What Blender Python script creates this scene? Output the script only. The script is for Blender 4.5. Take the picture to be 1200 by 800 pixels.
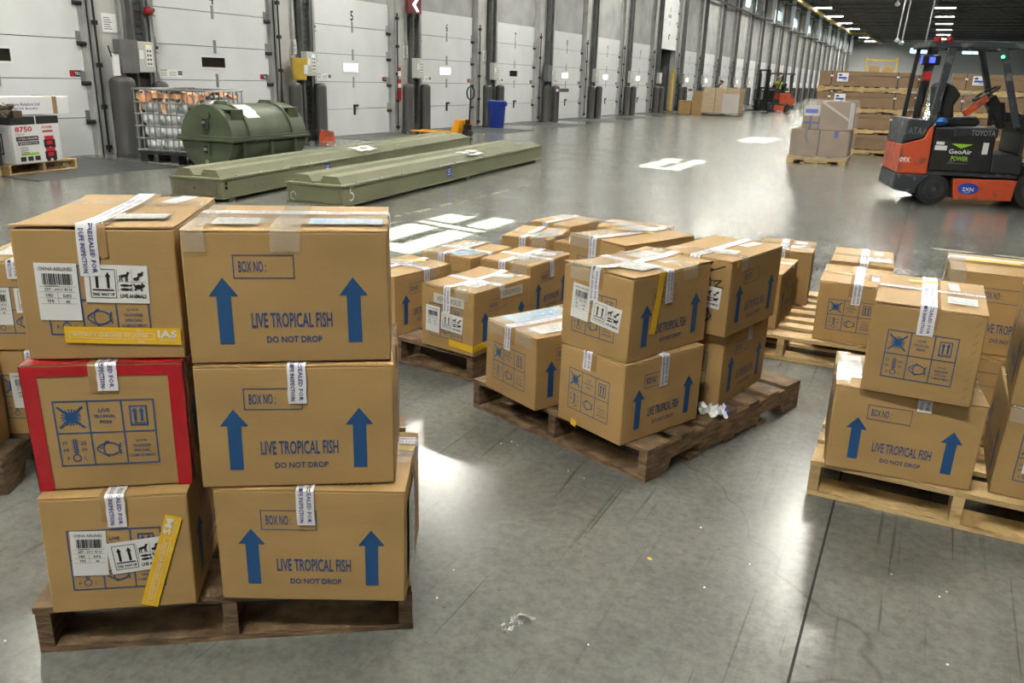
import bpy, math, random
from mathutils import Matrix, Vector
RAD = math.radians
for o in list(bpy.data.objects):
    bpy.data.objects.remove(o)
sc = bpy.context.scene
COL = sc.collection

# ------------------------------------------------------------------ camera
def setup_camera():
    yaw, pitch, roll = RAD(25.965), RAD(17.984), RAD(1.847)
    f = Vector((-math.sin(yaw) * math.cos(pitch), math.cos(yaw) * math.cos(pitch), -math.sin(pitch)))
    r = Vector((math.cos(yaw), math.sin(yaw), 0))
    u = r.cross(f)
    r2 = r * math.cos(roll) + u * math.sin(roll)
    u2 = u * math.cos(roll) - r * math.sin(roll)
    cam = bpy.data.cameras.new('camera')
    cam.sensor_width = 36.0
    cam.lens = 958.7 / 1200 * 36.0
    cam.clip_end = 400
    ob = bpy.data.objects.new('camera', cam)
    m = Matrix.Identity(4)
    for i in range(3):
        m[i][0], m[i][1], m[i][2] = r2[i], u2[i], -f[i]
    m[2][3] = 1.5
    ob.matrix_world = m
    COL.objects.link(ob)
    sc.camera = ob
setup_camera()

# ------------------------------------------------------------------ sky, sun, exposure
LAMP = 285.0            # emission of the ceiling lamp diffusers
SUN = 115.0
w = bpy.data.worlds.new('sky')
sc.world = w
w.use_nodes = True
bg = w.node_tree.nodes['Background']
bg.inputs[0].default_value = (0.62, 0.86, 1.0, 1)
bg.inputs[1].default_value = 3.0
SUN_DIR = Vector((1.243, -0.25, -1.0)).normalized()
sl = bpy.data.lights.new('sun_offscreen', 'SUN')
sl.energy = SUN
sl.angle = RAD(0.35)
sl.color = (1.0, 0.985, 0.78)
so = bpy.data.objects.new('sun_offscreen', sl)
so.rotation_euler = SUN_DIR.to_track_quat('-Z', 'Y').to_euler()
so.location = (-30, 10, 20)
COL.objects.link(so)
vs = sc.view_settings
vs.view_transform = 'Standard'
vs.look = 'None'
vs.exposure = 0.0
vs.gamma = 1.0
vs.use_curve_mapping = False

# ------------------------------------------------------------------ materials
MATS = {}
def mat(name, col, rough=0.6, metal=0.0, var=0.0, scale=8.0, bump=0.0, bscale=60.0, stretch=None,
        col2=None, emit=None, alpha=None, rnd=0.0, spec=0.5, coat=0.0, rvar=0.0, detail=4.0, thr=None):
    m = bpy.data.materials.new(name)
    m.use_nodes = True
    nt = m.node_tree
    N, L = nt.nodes, nt.links
    b = N['Principled BSDF']
    b.inputs['Base Color'].default_value = (*col, 1)
    b.inputs['Roughness'].default_value = rough
    b.inputs['Metallic'].default_value = metal
    b.inputs['Specular IOR Level'].default_value = spec
    b.inputs['Coat Weight'].default_value = coat
    tc = N.new('ShaderNodeTexCoord')
    vec = tc.outputs['Object']
    if stretch:
        mp = N.new('ShaderNodeMapping')
        mp.inputs['Scale'].default_value = stretch
        L.new(vec, mp.inputs['Vector'])
        vec = mp.outputs['Vector']
    if rnd:
        oi = N.new('ShaderNodeObjectInfo')
        ad = N.new('ShaderNodeVectorMath')
        ad.operation = 'MULTIPLY_ADD'
        cb = N.new('ShaderNodeCombineXYZ')
        L.new(oi.outputs['Random'], cb.inputs[0])
        L.new(oi.outputs['Random'], cb.inputs[1])
        L.new(cb.outputs[0], ad.inputs[0])
        ad.inputs[1].default_value = (37, 91, 0)
        L.new(vec, ad.inputs[2])
        vec = ad.outputs[0]
    if var or col2 or rnd or rvar:
        nz = N.new('ShaderNodeTexNoise')
        nz.inputs['Scale'].default_value = scale
        nz.inputs['Detail'].default_value = detail
        L.new(vec, nz.inputs['Vector'])
        rp = N.new('ShaderNodeValToRGB')
        e = rp.color_ramp.elements
        lo = thr[0] if thr else 0.3
        hi = thr[1] if thr else 0.7
        e[0].position, e[1].position = lo, hi
        if col2:
            e[0].color, e[1].color = (*col2, 1), (*col, 1)
        else:
            e[0].color = (*[c * (1 - var) for c in col], 1)
            e[1].color = (*[min(1, c * (1 + var)) for c in col], 1)
        L.new(nz.outputs['Fac'], rp.inputs['Fac'])
        out = rp.outputs['Color']
        if rnd:
            mr = N.new('ShaderNodeMapRange')
            mr.inputs['To Min'].default_value = 1 - rnd
            mr.inputs['To Max'].default_value = 1 + rnd
            L.new(oi.outputs['Random'], mr.inputs['Value'])
            sv = N.new('ShaderNodeVectorMath')
            sv.operation = 'SCALE'
            L.new(out, sv.inputs[0])
            L.new(mr.outputs[0], sv.inputs['Scale'])
            out = sv.outputs[0]
        L.new(out, b.inputs['Base Color'])
        if rvar:
            m2 = N.new('ShaderNodeMapRange')
            m2.inputs['To Min'].default_value = rough - rvar
            m2.inputs['To Max'].default_value = rough + rvar
            L.new(nz.outputs['Fac'], m2.inputs['Value'])
            L.new(m2.outputs[0], b.inputs['Roughness'])
    if bump:
        n2 = N.new('ShaderNodeTexNoise')
        n2.inputs['Scale'].default_value = bscale
        n2.inputs['Detail'].default_value = 3
        L.new(vec, n2.inputs['Vector'])
        bp = N.new('ShaderNodeBump')
        bp.inputs['Strength'].default_value = bump
        bp.inputs['Distance'].default_value = 0.01
        L.new(n2.outputs['Fac'], bp.inputs['Height'])
        L.new(bp.outputs[0], b.inputs['Normal'])
    if emit:
        b.inputs['Emission Color'].default_value = (*emit[0], 1)
        b.inputs['Emission Strength'].default_value = emit[1]
    if alpha is not None:
        b.inputs['Alpha'].default_value = alpha
    MATS[name] = m
    return m

mat('card', (0.40, 0.254, 0.100), 0.62, var=0.10, scale=3.0, bump=0.10, bscale=26, rnd=0.10, stretch=(1, 1, 2.5))
mat('card_brown', (0.235, 0.152, 0.088), 0.7, var=0.10, scale=4.0, rnd=0.08)
mat('card_edge', (0.30, 0.175, 0.085), 0.75, var=0.2, scale=40)
mat('kraft_tape', (0.36, 0.22, 0.10), 0.22, var=0.08, scale=12, bump=0.12, bscale=60)
mat('clear_tape', (0.80, 0.76, 0.68), 0.12, bump=0.7, bscale=70, alpha=0.30, coat=0.5)
mat('white_tape', (0.80, 0.80, 0.82), 0.35, var=0.05, scale=20, bump=0.15, bscale=50)
mat('purple_ink', (0.045, 0.03, 0.24), 0.5)
mat('blue_ink', (0.011, 0.075, 0.215), 0.55)
mat('blue_line', (0.025, 0.07, 0.20), 0.6)
mat('black_ink', (0.012, 0.012, 0.013), 0.5)
mat('grey_ink', (0.13, 0.13, 0.14), 0.6)
mat('paper', (0.80, 0.80, 0.79), 0.5, var=0.03, scale=9)
mat('paper_blue', (0.50, 0.72, 0.86), 0.5, var=0.15, scale=40)
mat('venom_paper', (0.60, 0.58, 0.52), 0.5)
mat('yellow_tape', (0.85, 0.52, 0.03), 0.35, var=0.08, scale=10, bump=0.15, bscale=40)
mat('yellow_ink', (0.95, 0.82, 0.45), 0.5)
mat('red_tape', (0.42, 0.012, 0.018), 0.25, var=0.15, scale=9, bump=0.25, bscale=30)
mat('wood_old', (0.215, 0.140, 0.076), 0.85, col2=(0.07, 0.042, 0.022), scale=6.0, bump=0.7, bscale=18, stretch=(2.2, 2.2, 9), rnd=0.25)
mat('wood_new', (0.55, 0.39, 0.185), 0.75, col2=(0.29, 0.175, 0.07), scale=4.0, bump=0.3, bscale=16, stretch=(2.2, 2.2, 9), rnd=0.18, thr=(0.22, 0.5))
mat('door_white', (0.655, 0.672, 0.685), 0.42, var=0.05, scale=1.2, bump=0.05, bscale=30)
mat('concrete_wall', (0.35, 0.355, 0.355), 0.8, var=0.22, scale=1.1, bump=0.2, bscale=9, detail=8)
mat('concrete_light', (0.47, 0.47, 0.455), 0.8, var=0.14, scale=1.3, bump=0.15, bscale=9, detail=8)
mat('end_wall', (0.66, 0.69, 0.70), 0.7, var=0.06, scale=0.4)
mat('paper_grey', (0.42, 0.42, 0.40), 0.6, col2=(0.17, 0.17, 0.16), scale=60)
mat('ceiling_dark', (0.05, 0.052, 0.055), 0.8, var=0.2, scale=0.5)
mat('joist', (0.075, 0.078, 0.08), 0.6)
mat('track_grey', (0.40, 0.405, 0.40), 0.45, 0.3, var=0.2, scale=3, rvar=0.1)
mat('steel_grey', (0.13, 0.133, 0.133), 0.45, 0.3, var=0.25, scale=3, rvar=0.1)
mat('steel_dark', (0.06, 0.062, 0.065), 0.5, 0.2, var=0.3, scale=4)
mat('galv', (0.42, 0.44, 0.45), 0.35, 0.8, var=0.15, scale=14)
mat('rubber', (0.018, 0.018, 0.019), 0.6, var=0.2, scale=30)
mat('bollard_plastic', (0.043, 0.042, 0.041), 0.48, var=0.18, scale=6, stretch=(1, 1, .3))
mat('joint_filler', (0.035, 0.035, 0.033), 1.0, spec=0.0)
mat('seam_dark', (0.10, 0.10, 0.10), 0.6)
mat('box_grey', (0.50, 0.51, 0.49), 0.45, var=0.04, scale=5)
mat('box_dark', (0.12, 0.125, 0.13), 0.45, var=0.1, scale=5)
mat('pane_dark', (0.02, 0.018, 0.016), 0.1)
mat('pane_lit', (0.8, 0.85, 0.88), 0.2, emit=((0.92, 0.97, 1.0), 2.2))  # pane glows by itself, standing in for daylight behind the door
mat('lamp', (0.9, 0.9, 0.9), 0.4, emit=((1.0, 0.975, 0.87), LAMP))
mat('lamp_frame', (0.5, 0.5, 0.5), 0.4)
mat('yellow_paint', (0.62, 0.42, 0.06), 0.5, var=0.1, scale=6)
mat('white_paint', (0.74, 0.75, 0.75), 0.45)
mat('red_sign', (0.42, 0.015, 0.02), 0.4)
mat('sign_glow', (0.9, 0.85, 0.85), 0.4, emit=((1, 0.75, 0.75), 1.5))
mat('green_led', (0.05, 0.6, 0.15), 0.3, emit=((0.1, 1.0, 0.3), 3.0))
mat('amber_led', (0.7, 0.35, 0.03), 0.3, emit=((1.0, 0.5, 0.05), 1.2))
mat('led_off', (0.10, 0.14, 0.11), 0.3)
mat('red_lens', (0.24, 0.012, 0.018), 0.25)
mat('maroon', (0.13, 0.018, 0.02), 0.4)
mat('red_lamp', (0.24, 0.012, 0.018), 0.25, emit=((1.0, 0.05, 0.05), 0.04))
mat('blue_led', (0.02, 0.03, 0.8), 0.25, emit=((0.05, 0.08, 1.0), 3.0))
mat('olive', (0.090, 0.113, 0.066), 0.45, col2=(0.05, 0.065, 0.038), scale=2.2, bump=0.05, bscale=20)
mat('olive_case', (0.235, 0.236, 0.142), 0.5, col2=(0.175, 0.186, 0.11), scale=1.6)
mat('olive_end', (0.165, 0.155, 0.105), 0.6, var=0.2, scale=6)
mat('white_chalk', (0.72, 0.74, 0.72), 0.8)
mat('sticker_blue', (0.012, 0.06, 0.42), 0.4)
mat('bin_blue', (0.008, 0.035, 0.26), 0.4, var=0.1, scale=6)
mat('jack_orange', (0.85, 0.36, 0.02), 0.4, var=0.06, scale=9)
mat('black_metal', (0.016, 0.016, 0.017), 0.42, 0.2)
mat('fork_orange', (0.56, 0.085, 0.032), 0.45, col2=(0.20, 0.07, 0.045), scale=7, bump=0.08, bscale=25, thr=(0.34, 0.46))
mat('fork_grey', (0.035, 0.042, 0.05), 0.5, col2=(0.16, 0.165, 0.165), scale=9, thr=(0.32, 0.43))
mat('fork_black', (0.015, 0.015, 0.016), 0.5, var=0.3, scale=8)
mat('fork_panel', (0.030, 0.031, 0.033), 0.45)
mat('lime', (0.32, 0.62, 0.05), 0.5)
mat('film', (0.93, 0.94, 0.95), 0.14, bump=0.9, bscale=9, alpha=0.18, coat=0.9)
mat('film_dense', (0.85, 0.86, 0.88), 0.16, bump=1.0, bscale=16, alpha=0.42, coat=0.6)
mat('poly_bag', (0.90, 0.91, 0.92), 0.4, var=0.06, scale=6, bump=0.5, bscale=7)
mat('orange_tarp', (0.86, 0.24, 0.05), 0.5, col2=(0.88, 0.62, 0.40), scale=6, bump=0.6, bscale=12)
mat('leveller', (0.075, 0.08, 0.083), 0.4, 0.3, var=0.2, scale=3, bump=0.15, bscale=60)
mat('gen_white', (0.78, 0.78, 0.79), 0.45)
mat('gen_black', (0.02, 0.02, 0.022), 0.45)
mat('gen_red', (0.5, 0.015, 0.03), 0.45)
mat('skin', (0.42, 0.24, 0.16), 0.55)
mat('hivis', (0.62, 0.72, 0.06), 0.6)
mat('jacket_brown', (0.075, 0.055, 0.032), 0.8, var=0.15, scale=20)
mat('trouser_dark', (0.025, 0.027, 0.035), 0.8)
mat('hair_dark', (0.02, 0.015, 0.012), 0.6)
mat('cap_white', (0.6, 0.6, 0.58), 0.6)
mat('blue_cloth', (0.03, 0.16, 0.5), 0.6)
mat('silver_wrap', (0.6, 0.62, 0.65), 0.25, 0.5, var=0.3, scale=9, bump=0.8, bscale=12)

def glass_mat():
    m = bpy.data.materials.new('window_glass')
    m.use_nodes = True
    N, L = m.node_tree.nodes, m.node_tree.links
    N.remove(N['Principled BSDF'])
    t = N.new('ShaderNodeBsdfTransparent')
    t.inputs[0].default_value = (0.92, 0.97, 0.97, 1)
    g = N.new('ShaderNodeBsdfGlossy')
    g.inputs['Roughness'].default_value = 0.05
    mx = N.new('ShaderNodeMixShader')
    mx.inputs[0].default_value = 0.06
    L.new(t.outputs[0], mx.inputs[1])
    L.new(g.outputs[0], mx.inputs[2])
    L.new(mx.outputs[0], N['Material Output'].inputs[0])
    MATS['window_glass'] = m
glass_mat()

def floor_mat():
    m = bpy.data.materials.new('polished_concrete')
    m.use_nodes = True
    nt = m.node_tree
    N, L = nt.nodes, nt.links
    b = N['Principled BSDF']
    tc = N.new('ShaderNodeTexCoord')
    P = tc.outputs['Object']
    def noise(scale, detail=5, rough=0.6, dist=0.0, vec=P):
        n = N.new('ShaderNodeTexNoise')
        n.inputs['Scale'].default_value = scale
        n.inputs['Detail'].default_value = detail
        n.inputs['Roughness'].default_value = rough
        n.inputs['Distortion'].default_value = dist
        L.new(vec, n.inputs['Vector'])
        return n.outputs['Fac']
    def ramp(x, stops):
        r = N.new('ShaderNodeValToRGB')
        e = r.color_ramp.elements
        while len(e) < len(stops):
            e.new(0.5)
        for i, (p, c) in enumerate(stops):
            e[i].position = p
            e[i].color = (c, c, c, 1) if isinstance(c, float) else (*c, 1)
        L.new(x, r.inputs['Fac'])
        return r.outputs['Color']
    def mul(a, c, f=1.0):
        x = N.new('ShaderNodeMix')
        x.data_type = 'RGBA'
        x.blend_type = 'MULTIPLY'
        x.inputs['Factor'].default_value = f
        L.new(a, x.inputs['A'])
        L.new(c, x.inputs['B'])
        return x.outputs['Result']
    base = ramp(noise(0.55, 8), [(0.3, (0.165, 0.166, 0.150)), (0.7, (0.228, 0.229, 0.207))])
    base = mul(base, ramp(noise(3.2, 8, 0.7), [(0.3, 0.76), (0.65, 1.0)]))
    base = mul(base, ramp(noise(30, 6, 0.75), [(0.32, 0.70), (0.58, 1.0)]))
    # dark scuffs and tyre marks, drawn out along the traffic direction
    mp = N.new('ShaderNodeMapping')
    mp.inputs['Rotation'].default_value = (0, 0, 0.5)
    mp.inputs['Scale'].default_value = (2.4, 0.5, 1)
    L.new(P, mp.inputs['Vector'])
    base = mul(base, ramp(noise(1.2, 7, 0.65, 0.0, mp.outputs[0]), [(0.30, 0.72), (0.62, 1.0)]), 0.8)
    mp2 = N.new('ShaderNodeMapping')
    mp2.inputs['Rotation'].default_value = (0, 0, -0.7)
    mp2.inputs['Scale'].default_value = (22.0, 0.7, 1)
    L.new(P, mp2.inputs['Vector'])
    base = mul(base, ramp(noise(1.3, 3, 0.5, 0.3, mp2.outputs[0]), [(0.24, 0.60), (0.36, 1.0)]), 0.7)
    mp3 = N.new('ShaderNodeMapping')
    mp3.inputs['Rotation'].default_value = (0, 0, 0.9)
    mp3.inputs['Scale'].default_value = (60.0, 1.2, 1)
    L.new(P, mp3.inputs['Vector'])
    base = mul(base, ramp(noise(1.0, 2, 0.5, 0.4, mp3.outputs[0]), [(0.27, 0.45), (0.34, 1.0)]), 0.8)
    vc = N.new('ShaderNodeTexVoronoi')
    vc.feature = 'DISTANCE_TO_EDGE'
    vc.inputs['Scale'].default_value = 0.33
    wv = N.new('ShaderNodeTexNoise')
    wv.inputs['Scale'].default_value = 2.5
    L.new(P, wv.inputs['Vector'])
    wm = N.new('ShaderNodeVectorMath')
    wm.operation = 'MULTIPLY_ADD'
    L.new(wv.outputs['Color'], wm.inputs[0])
    wm.inputs[1].default_value = (.5, .5, 0)
    L.new(P, wm.inputs[2])
    L.new(wm.outputs[0], vc.inputs['Vector'])
    base = mul(base, ramp(vc.outputs['Distance'], [(0.0005, 0.55), (0.0016, 1.0)]), 0.6)
    # small dark specks
    vo = N.new('ShaderNodeTexVoronoi')
    vo.inputs['Scale'].default_value = 14
    L.new(P, vo.inputs['Vector'])
    base = mul(base, ramp(vo.outputs['Distance'], [(0.03, 0.45), (0.07, 1.0)]), 0.8)
    L.new(base, b.inputs['Base Color'])
    rr = ramp(noise(1.4, 6, 0.65), [(0.3, 0.20), (0.75, 0.27)])
    L.new(rr, b.inputs['Roughness'])
    b.inputs['Specular IOR Level'].default_value = 0.48
    MATS['floor'] = m
floor_mat()

# ------------------------------------------------------------------ mesh helpers
class MB:
    """Collects polygons; build() links them as one mesh object."""
    def __init__(s):
        s.v, s.f, s.m = [], [], []
        s.k = 0
    def add(s, vs_, fs):
        o = len(s.v)
        s.v += [tuple(p) for p in vs_]
        s.f += [tuple(o + i for i in f) for f in fs]
        s.m += [s.k] * len(fs)
        return s
    def box(s, x0, x1, y0, y1, z0, z1, M=None):
        p = [(x, y, z) for z in (z0, z1) for y in (y0, y1) for x in (x0, x1)]
        if M is not None:
            p = [M @ Vector(q) for q in p]
        return s.add(p, [(0, 2, 3, 1), (4, 5, 7, 6), (0, 1, 5, 4), (2, 6, 7, 3), (0, 4, 6, 2), (1, 3, 7, 5)])
    def bar(s, a, b, wd, ht, up=(0, 0, 1)):
        a, b = Vector(a), Vector(b)
        d = (b - a).normalized()
        r = d.cross(Vector(up))
        if r.length < 1e-4:
            r = d.cross(Vector((1, 0, 0)))
        r.normalize()
        u = r.cross(d)
        p = []
        for c in (a, b):
            for i, j in ((-1, -1), (1, -1), (1, 1), (-1, 1)):
                p.append(c + r * (i * wd / 2) + u * (j * ht / 2))
        return s.add(p, [(0, 1, 2, 3), (7, 6, 5, 4), (0, 4, 5, 1), (1, 5, 6, 2), (2, 6, 7, 3), (3, 7, 4, 0)])
    def prism(s, poly, y0, y1, M=None, ax='y'):
        """poly in (x,z) extruded along y (ax='y'); in (y,z) along x (ax='x'); in (x,y) along z (ax='z')."""
        n = len(poly)
        def pt(a, c, t):
            return {'y': (a, t, c), 'x': (t, a, c), 'z': (a, c, t)}[ax]
        p = [pt(a, c, y0) for a, c in poly] + [pt(a, c, y1) for a, c in poly]
        if M is not None:
            p = [M @ Vector(q) for q in p]
        fs = [tuple(range(n)), tuple(range(2 * n - 1, n - 1, -1))]
        fs += [(i, n + i, n + (i + 1) % n, (i + 1) % n) for i in range(n)]
        return s.add(p, fs)
    def cyl(s, a, b, r, n=14, r2=None, cap=True):
        return s.rings([(a, r), (b, r if r2 is None else r2)], n, cap)
    def rings(s, prof, n=14, cap=True):
        """prof: list of (centre, radius) along a path."""
        c = [Vector(p) for p, _ in prof]
        o = len(s.v)
        ref = None
        for i, (p, r) in enumerate(prof):
            d = (c[min(i + 1, len(c) - 1)] - c[max(i - 1, 0)])
            d = d.normalized() if d.length > 1e-9 else Vector((0, 0, 1))
            if ref is None:
                ref = d.orthogonal().normalized()
            a = ref - d * ref.dot(d)
            a = a.normalized() if a.length > 1e-6 else d.orthogonal().normalized()
            ref = a
            b = d.cross(a)
            for k in range(n):
                t = 2 * math.pi * k / n
                s.v.append(tuple(c[i] + (a * math.cos(t) + b * math.sin(t)) * r))
        for i in range(len(prof) - 1):
            for k in range(n):
                s.f.append((o + i * n + k, o + i * n + (k + 1) % n, o + (i + 1) * n + (k + 1) % n, o + (i + 1) * n + k))
                s.m.append(s.k)
        if cap:
            s.f.append(tuple(o + k for k in range(n - 1, -1, -1)))
            s.f.append(tuple(o + (len(prof) - 1) * n + k for k in range(n)))
            s.m += [s.k, s.k]
        return s
    def tube(s, pts, r, n=8):
        return s.rings([(p, r) for p in pts], n)
    def lathe(s, prof, n=20, at=(0, 0, 0), cap=True):
        """prof: list of (radius, z) about the vertical axis."""
        o = len(s.v)
        for r, z in prof:
            for k in range(n):
                t = 2 * math.pi * k / n
                s.v.append((at[0] + r * math.cos(t), at[1] + r * math.sin(t), at[2] + z))
        for i in range(len(prof) - 1):
            for k in range(n):
                s.f.append((o + i * n + k, o + i * n + (k + 1) % n, o + (i + 1) * n + (k + 1) % n, o + (i + 1) * n + k))
                s.m.append(s.k)
        if cap:
            s.f.append(tuple(o + k for k in range(n - 1, -1, -1)))
            s.f.append(tuple(o + (len(prof) - 1) * n + k for k in range(n)))
            s.m += [s.k, s.k]
        return s
    def sheet(s, fn, nu, nv, thick=None):
        """grid surface: fn(u,v) with u,v in 0..1"""
        p = [fn(i / nu, j / nv) for j in range(nv + 1) for i in range(nu + 1)]
        fs = [(j * (nu + 1) + i, j * (nu + 1) + i + 1, (j + 1) * (nu + 1) + i + 1, (j + 1) * (nu + 1) + i)
              for j in range(nv) for i in range(nu)]
        return s.add(p, fs)
    def mesh(s, name, mats):
        me = bpy.data.meshes.new(name)
        me.from_pydata(s.v, [], s.f)
        for mn in (mats if isinstance(mats, (list, tuple)) else [mats]):
            me.materials.append(MATS[mn])
        if isinstance(mats, (list, tuple)) and len(mats) > 1:
            me.polygons.foreach_set('material_index', s.m)
        me.update()
        return me
    def build(s, name, mats, parent=None, loc=None, rz=None, smooth=False, bevel=0, seg=2, kind=None):
        ob = link(name, s.mesh(name, mats), parent, loc, rz)
        if smooth:
            shade(ob.data, smooth)
        if bevel:
            md = ob.modifiers.new('bevel', 'BEVEL')
            md.width = bevel
            md.segments = seg
            md.limit_method = 'ANGLE'
            md.angle_limit = RAD(50)
        if kind:
            ob['kind'] = kind
        return ob

def shade(me, ang=True):
    me.polygons.foreach_set('use_smooth', [True] * len(me.polygons))
    me.set_sharp_from_angle(angle=RAD(40 if ang is True else ang))

def link(name, data, parent=None, loc=None, rz=None):
    ob = bpy.data.objects.new(name, data)
    COL.objects.link(ob)
    if parent is not None:
        ob.parent = parent
    if loc is not None:
        ob.location = loc
    if rz is not None:
        ob.rotation_euler = (0, 0, rz)
    return ob

def tag(o, label=None, cat=None, group=None, kind=None):
    if label: o['label'] = label
    if cat: o['category'] = cat
    if group: o['group'] = group
    if kind: o['kind'] = kind
    return o

def thing(name, label, cat, loc=(0, 0, 0), rz=0.0, group=None):
    return tag(link(name, None, None, loc, rz), label, cat, group)

def copy_tree(o, parent=None):
    c = o.copy()
    COL.objects.link(c)
    c.parent = parent
    for ch in list(o.children):
        copy_tree(ch, c)
    return c

def rotz(a):
    return Matrix.Rotation(a, 4, 'Z')

# ------------------------------------------------------------------ flat print: lettering and marks as thin meshes
_TX = {}
def glyphs(body, bold=0.0, res=2):
    key = (body, bold, res)
    if key in _TX:
        return _TX[key]
    cu = bpy.data.curves.new('t', 'FONT')
    cu.body = body
    cu.resolution_u = res
    cu.offset = bold
    cu.fill_mode = 'FRONT'
    ob = bpy.data.objects.new('t', cu)
    me = ob.to_mesh()
    vs_ = [(v.co.x, v.co.y) for v in me.vertices]
    fs = [tuple(p.vertices) for p in me.polygons]
    ob.to_mesh_clear()
    bpy.data.objects.remove(ob)
    bpy.data.curves.remove(cu)
    x0, x1 = min(v[0] for v in vs_), max(v[0] for v in vs_)
    y0, y1 = min(v[1] for v in vs_), max(v[1] for v in vs_)
    vs_ = [((x - x0) / (x1 - x0), (y - y0) / max(1e-6, y1 - y0)) for x, y in vs_]
    _TX[key] = (vs_, fs)
    return _TX[key]

class Art:
    """2-D print in metres (u right, v up), later laid on a surface."""
    def __init__(s):
        s.v, s.f = [], []
    def poly(s, pts):
        o = len(s.v)
        s.v += pts
        a = sum(pts[i][0] * pts[(i + 1) % len(pts)][1] - pts[(i + 1) % len(pts)][0] * pts[i][1] for i in range(len(pts)))
        ix = range(o, o + len(pts))
        s.f.append(tuple(ix) if a > 0 else tuple(reversed(ix)))
        return s
    def rect(s, u0, v0, u1, v1, n=1, m=1):
        for i in range(n):
            for j in range(m):
                a, b = u0 + (u1 - u0) * i / n, u0 + (u1 - u0) * (i + 1) / n
                c, d = v0 + (v1 - v0) * j / m, v0 + (v1 - v0) * (j + 1) / m
                s.poly([(a, c), (b, c), (b, d), (a, d)])
        return s
    def frame(s, u0, v0, u1, v1, t):
        s.rect(u0, v0, u1, v0 + t, 4); s.rect(u0, v1 - t, u1, v1, 4)
        s.rect(u0, v0 + t, u0 + t, v1 - t, 1, 3); s.rect(u1 - t, v0 + t, u1, v1 - t, 1, 3)
        return s
    def disc(s, u, v, ru, rv=None, n=14):
        rv = rv or ru
        return s.poly([(u + ru * math.cos(2 * math.pi * i / n), v + rv * math.sin(2 * math.pi * i / n)) for i in range(n)])
    def stroke(s, pts, t, closed=False):
        n = len(pts)
        for i in range(n if closed else n - 1):
            (a, b), (c, d) = pts[i], pts[(i + 1) % n]
            l = math.hypot(c - a, d - b) or 1
            x, y = -(d - b) / l * t / 2, (c - a) / l * t / 2
            ex, ey = (c - a) / l * t * .3, (d - b) / l * t * .3
            s.poly([(a + x - ex, b + y - ey), (a - x - ex, b - y - ey), (c - x + ex, d - y + ey), (c + x + ex, d + y + ey)])
        return s
    def text(s, body, u0, v0, u1, v1, bold=0.0, res=2):
        vs_, fs = glyphs(body, bold, res)
        o = len(s.v)
        s.v += [(u0 + x * (u1 - u0), v0 + y * (v1 - v0)) for x, y in vs_]
        s.f += [tuple(o + i for i in f) for f in fs]
        return s
    def arrow(s, u, v0, v1, hw, sw, hh):
        s.poly([(u - sw / 2, v0), (u + sw / 2, v0), (u + sw / 2, v1 - hh), (u - sw / 2, v1 - hh)])
        s.poly([(u - hw / 2, v1 - hh), (u + hw / 2, v1 - hh), (u, v1)])
        return s
    def bars(s, u0, v0, u1, v1, seed=1):
        rr = random.Random(seed)
        u = u0
        while u < u1:
            t = rr.choice((.0011, .0018, .0028))
            s.rect(u, v0, min(u1, u + t), v1)
            u += t + rr.choice((.001, .0015, .002))
        return s
    def place(s, fn, name, m, parent, **k):
        b = MB()
        b.add([fn(u, v) for u, v in s.v], s.f)
        return b.build(name, m, parent, **k)

def plane_fn(o, eu, ev, off=0.0):
    o, eu, ev = Vector(o), Vector(eu).normalized(), Vector(ev).normalized()
    n = eu.cross(ev) * off
    return lambda u, v: o + eu * u + ev * v + n

# ================================================================== THE SETTING
XW = -12.66                      # inner face of the dock wall
ZC = 8.2                         # ceiling
YB, YE = -16.0, 138.0            # back and far end of the hall
XR = 26.0
PITCH, D0, DW, DH = 4.35, 10.95, 2.98, 3.09
KMIN, KMAX = -1, 28
OPEN_K = 7
def door_y(k):
    return D0 + PITCH * k

def build_floor():
    fl = MB().box(XW - 3, XR, YB, YE, -0.3, -0.003).build('floor', 'joint_filler', kind='structure')
    xs = [XW - 0.3, -7.7, -0.1, 7.5, 15.1, XR]
    ys = [YB, -5.8, 9.4, 17.0, 24.6, 32.2, 39.8, 47.4, 62.6, YE]
    g = 0.004
    for i in range(len(xs) - 1):
        for j in range(len(ys) - 1):
            MB().box(xs[i] + g, xs[i + 1] - g, ys[j] + g, ys[j + 1] - g, -0.003, 0).build('slab', 'floor', fl)
    # worn yellow lane line
    b = MB()
    rr = random.Random(4)
    y = 6.4
    while y < 10.6:
        l = rr.uniform(.05, .3)
        b.box(-5.10, -5.10 + rr.uniform(.03, .07), y, y + l, 0, 0.0006)
        y += l + rr.uniform(.05, .3)
    x = 0.2
    while x < 4:
        l = rr.uniform(.1, .4)
        b.box(x, x + l, 9.02, 9.02 + rr.uniform(.03, .06), 0, 0.0006)
        x += l + rr.uniform(.02, .2)
    mat('worn_yellow', (0.26, 0.245, 0.15), 0.5, var=0.2, scale=20)
    b.build('lane_line', 'worn_yellow', fl)
    return fl
FLOOR = build_floor()

WIN_K = range(-1, 6)
WINDOWS = [(7.62 + 8.54 * k, 2.70) for k in range(-1, 6)] + [(y, 4.3) for y in (60.4, 70.9, 79.6, 88.9, 97.5, 106.2, 115.0, 124.0)]
WZ0, WZ1, WL = 6.40, 7.25, 2.70
def win_y(k):
    return 7.62 + 8.54 * k

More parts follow.
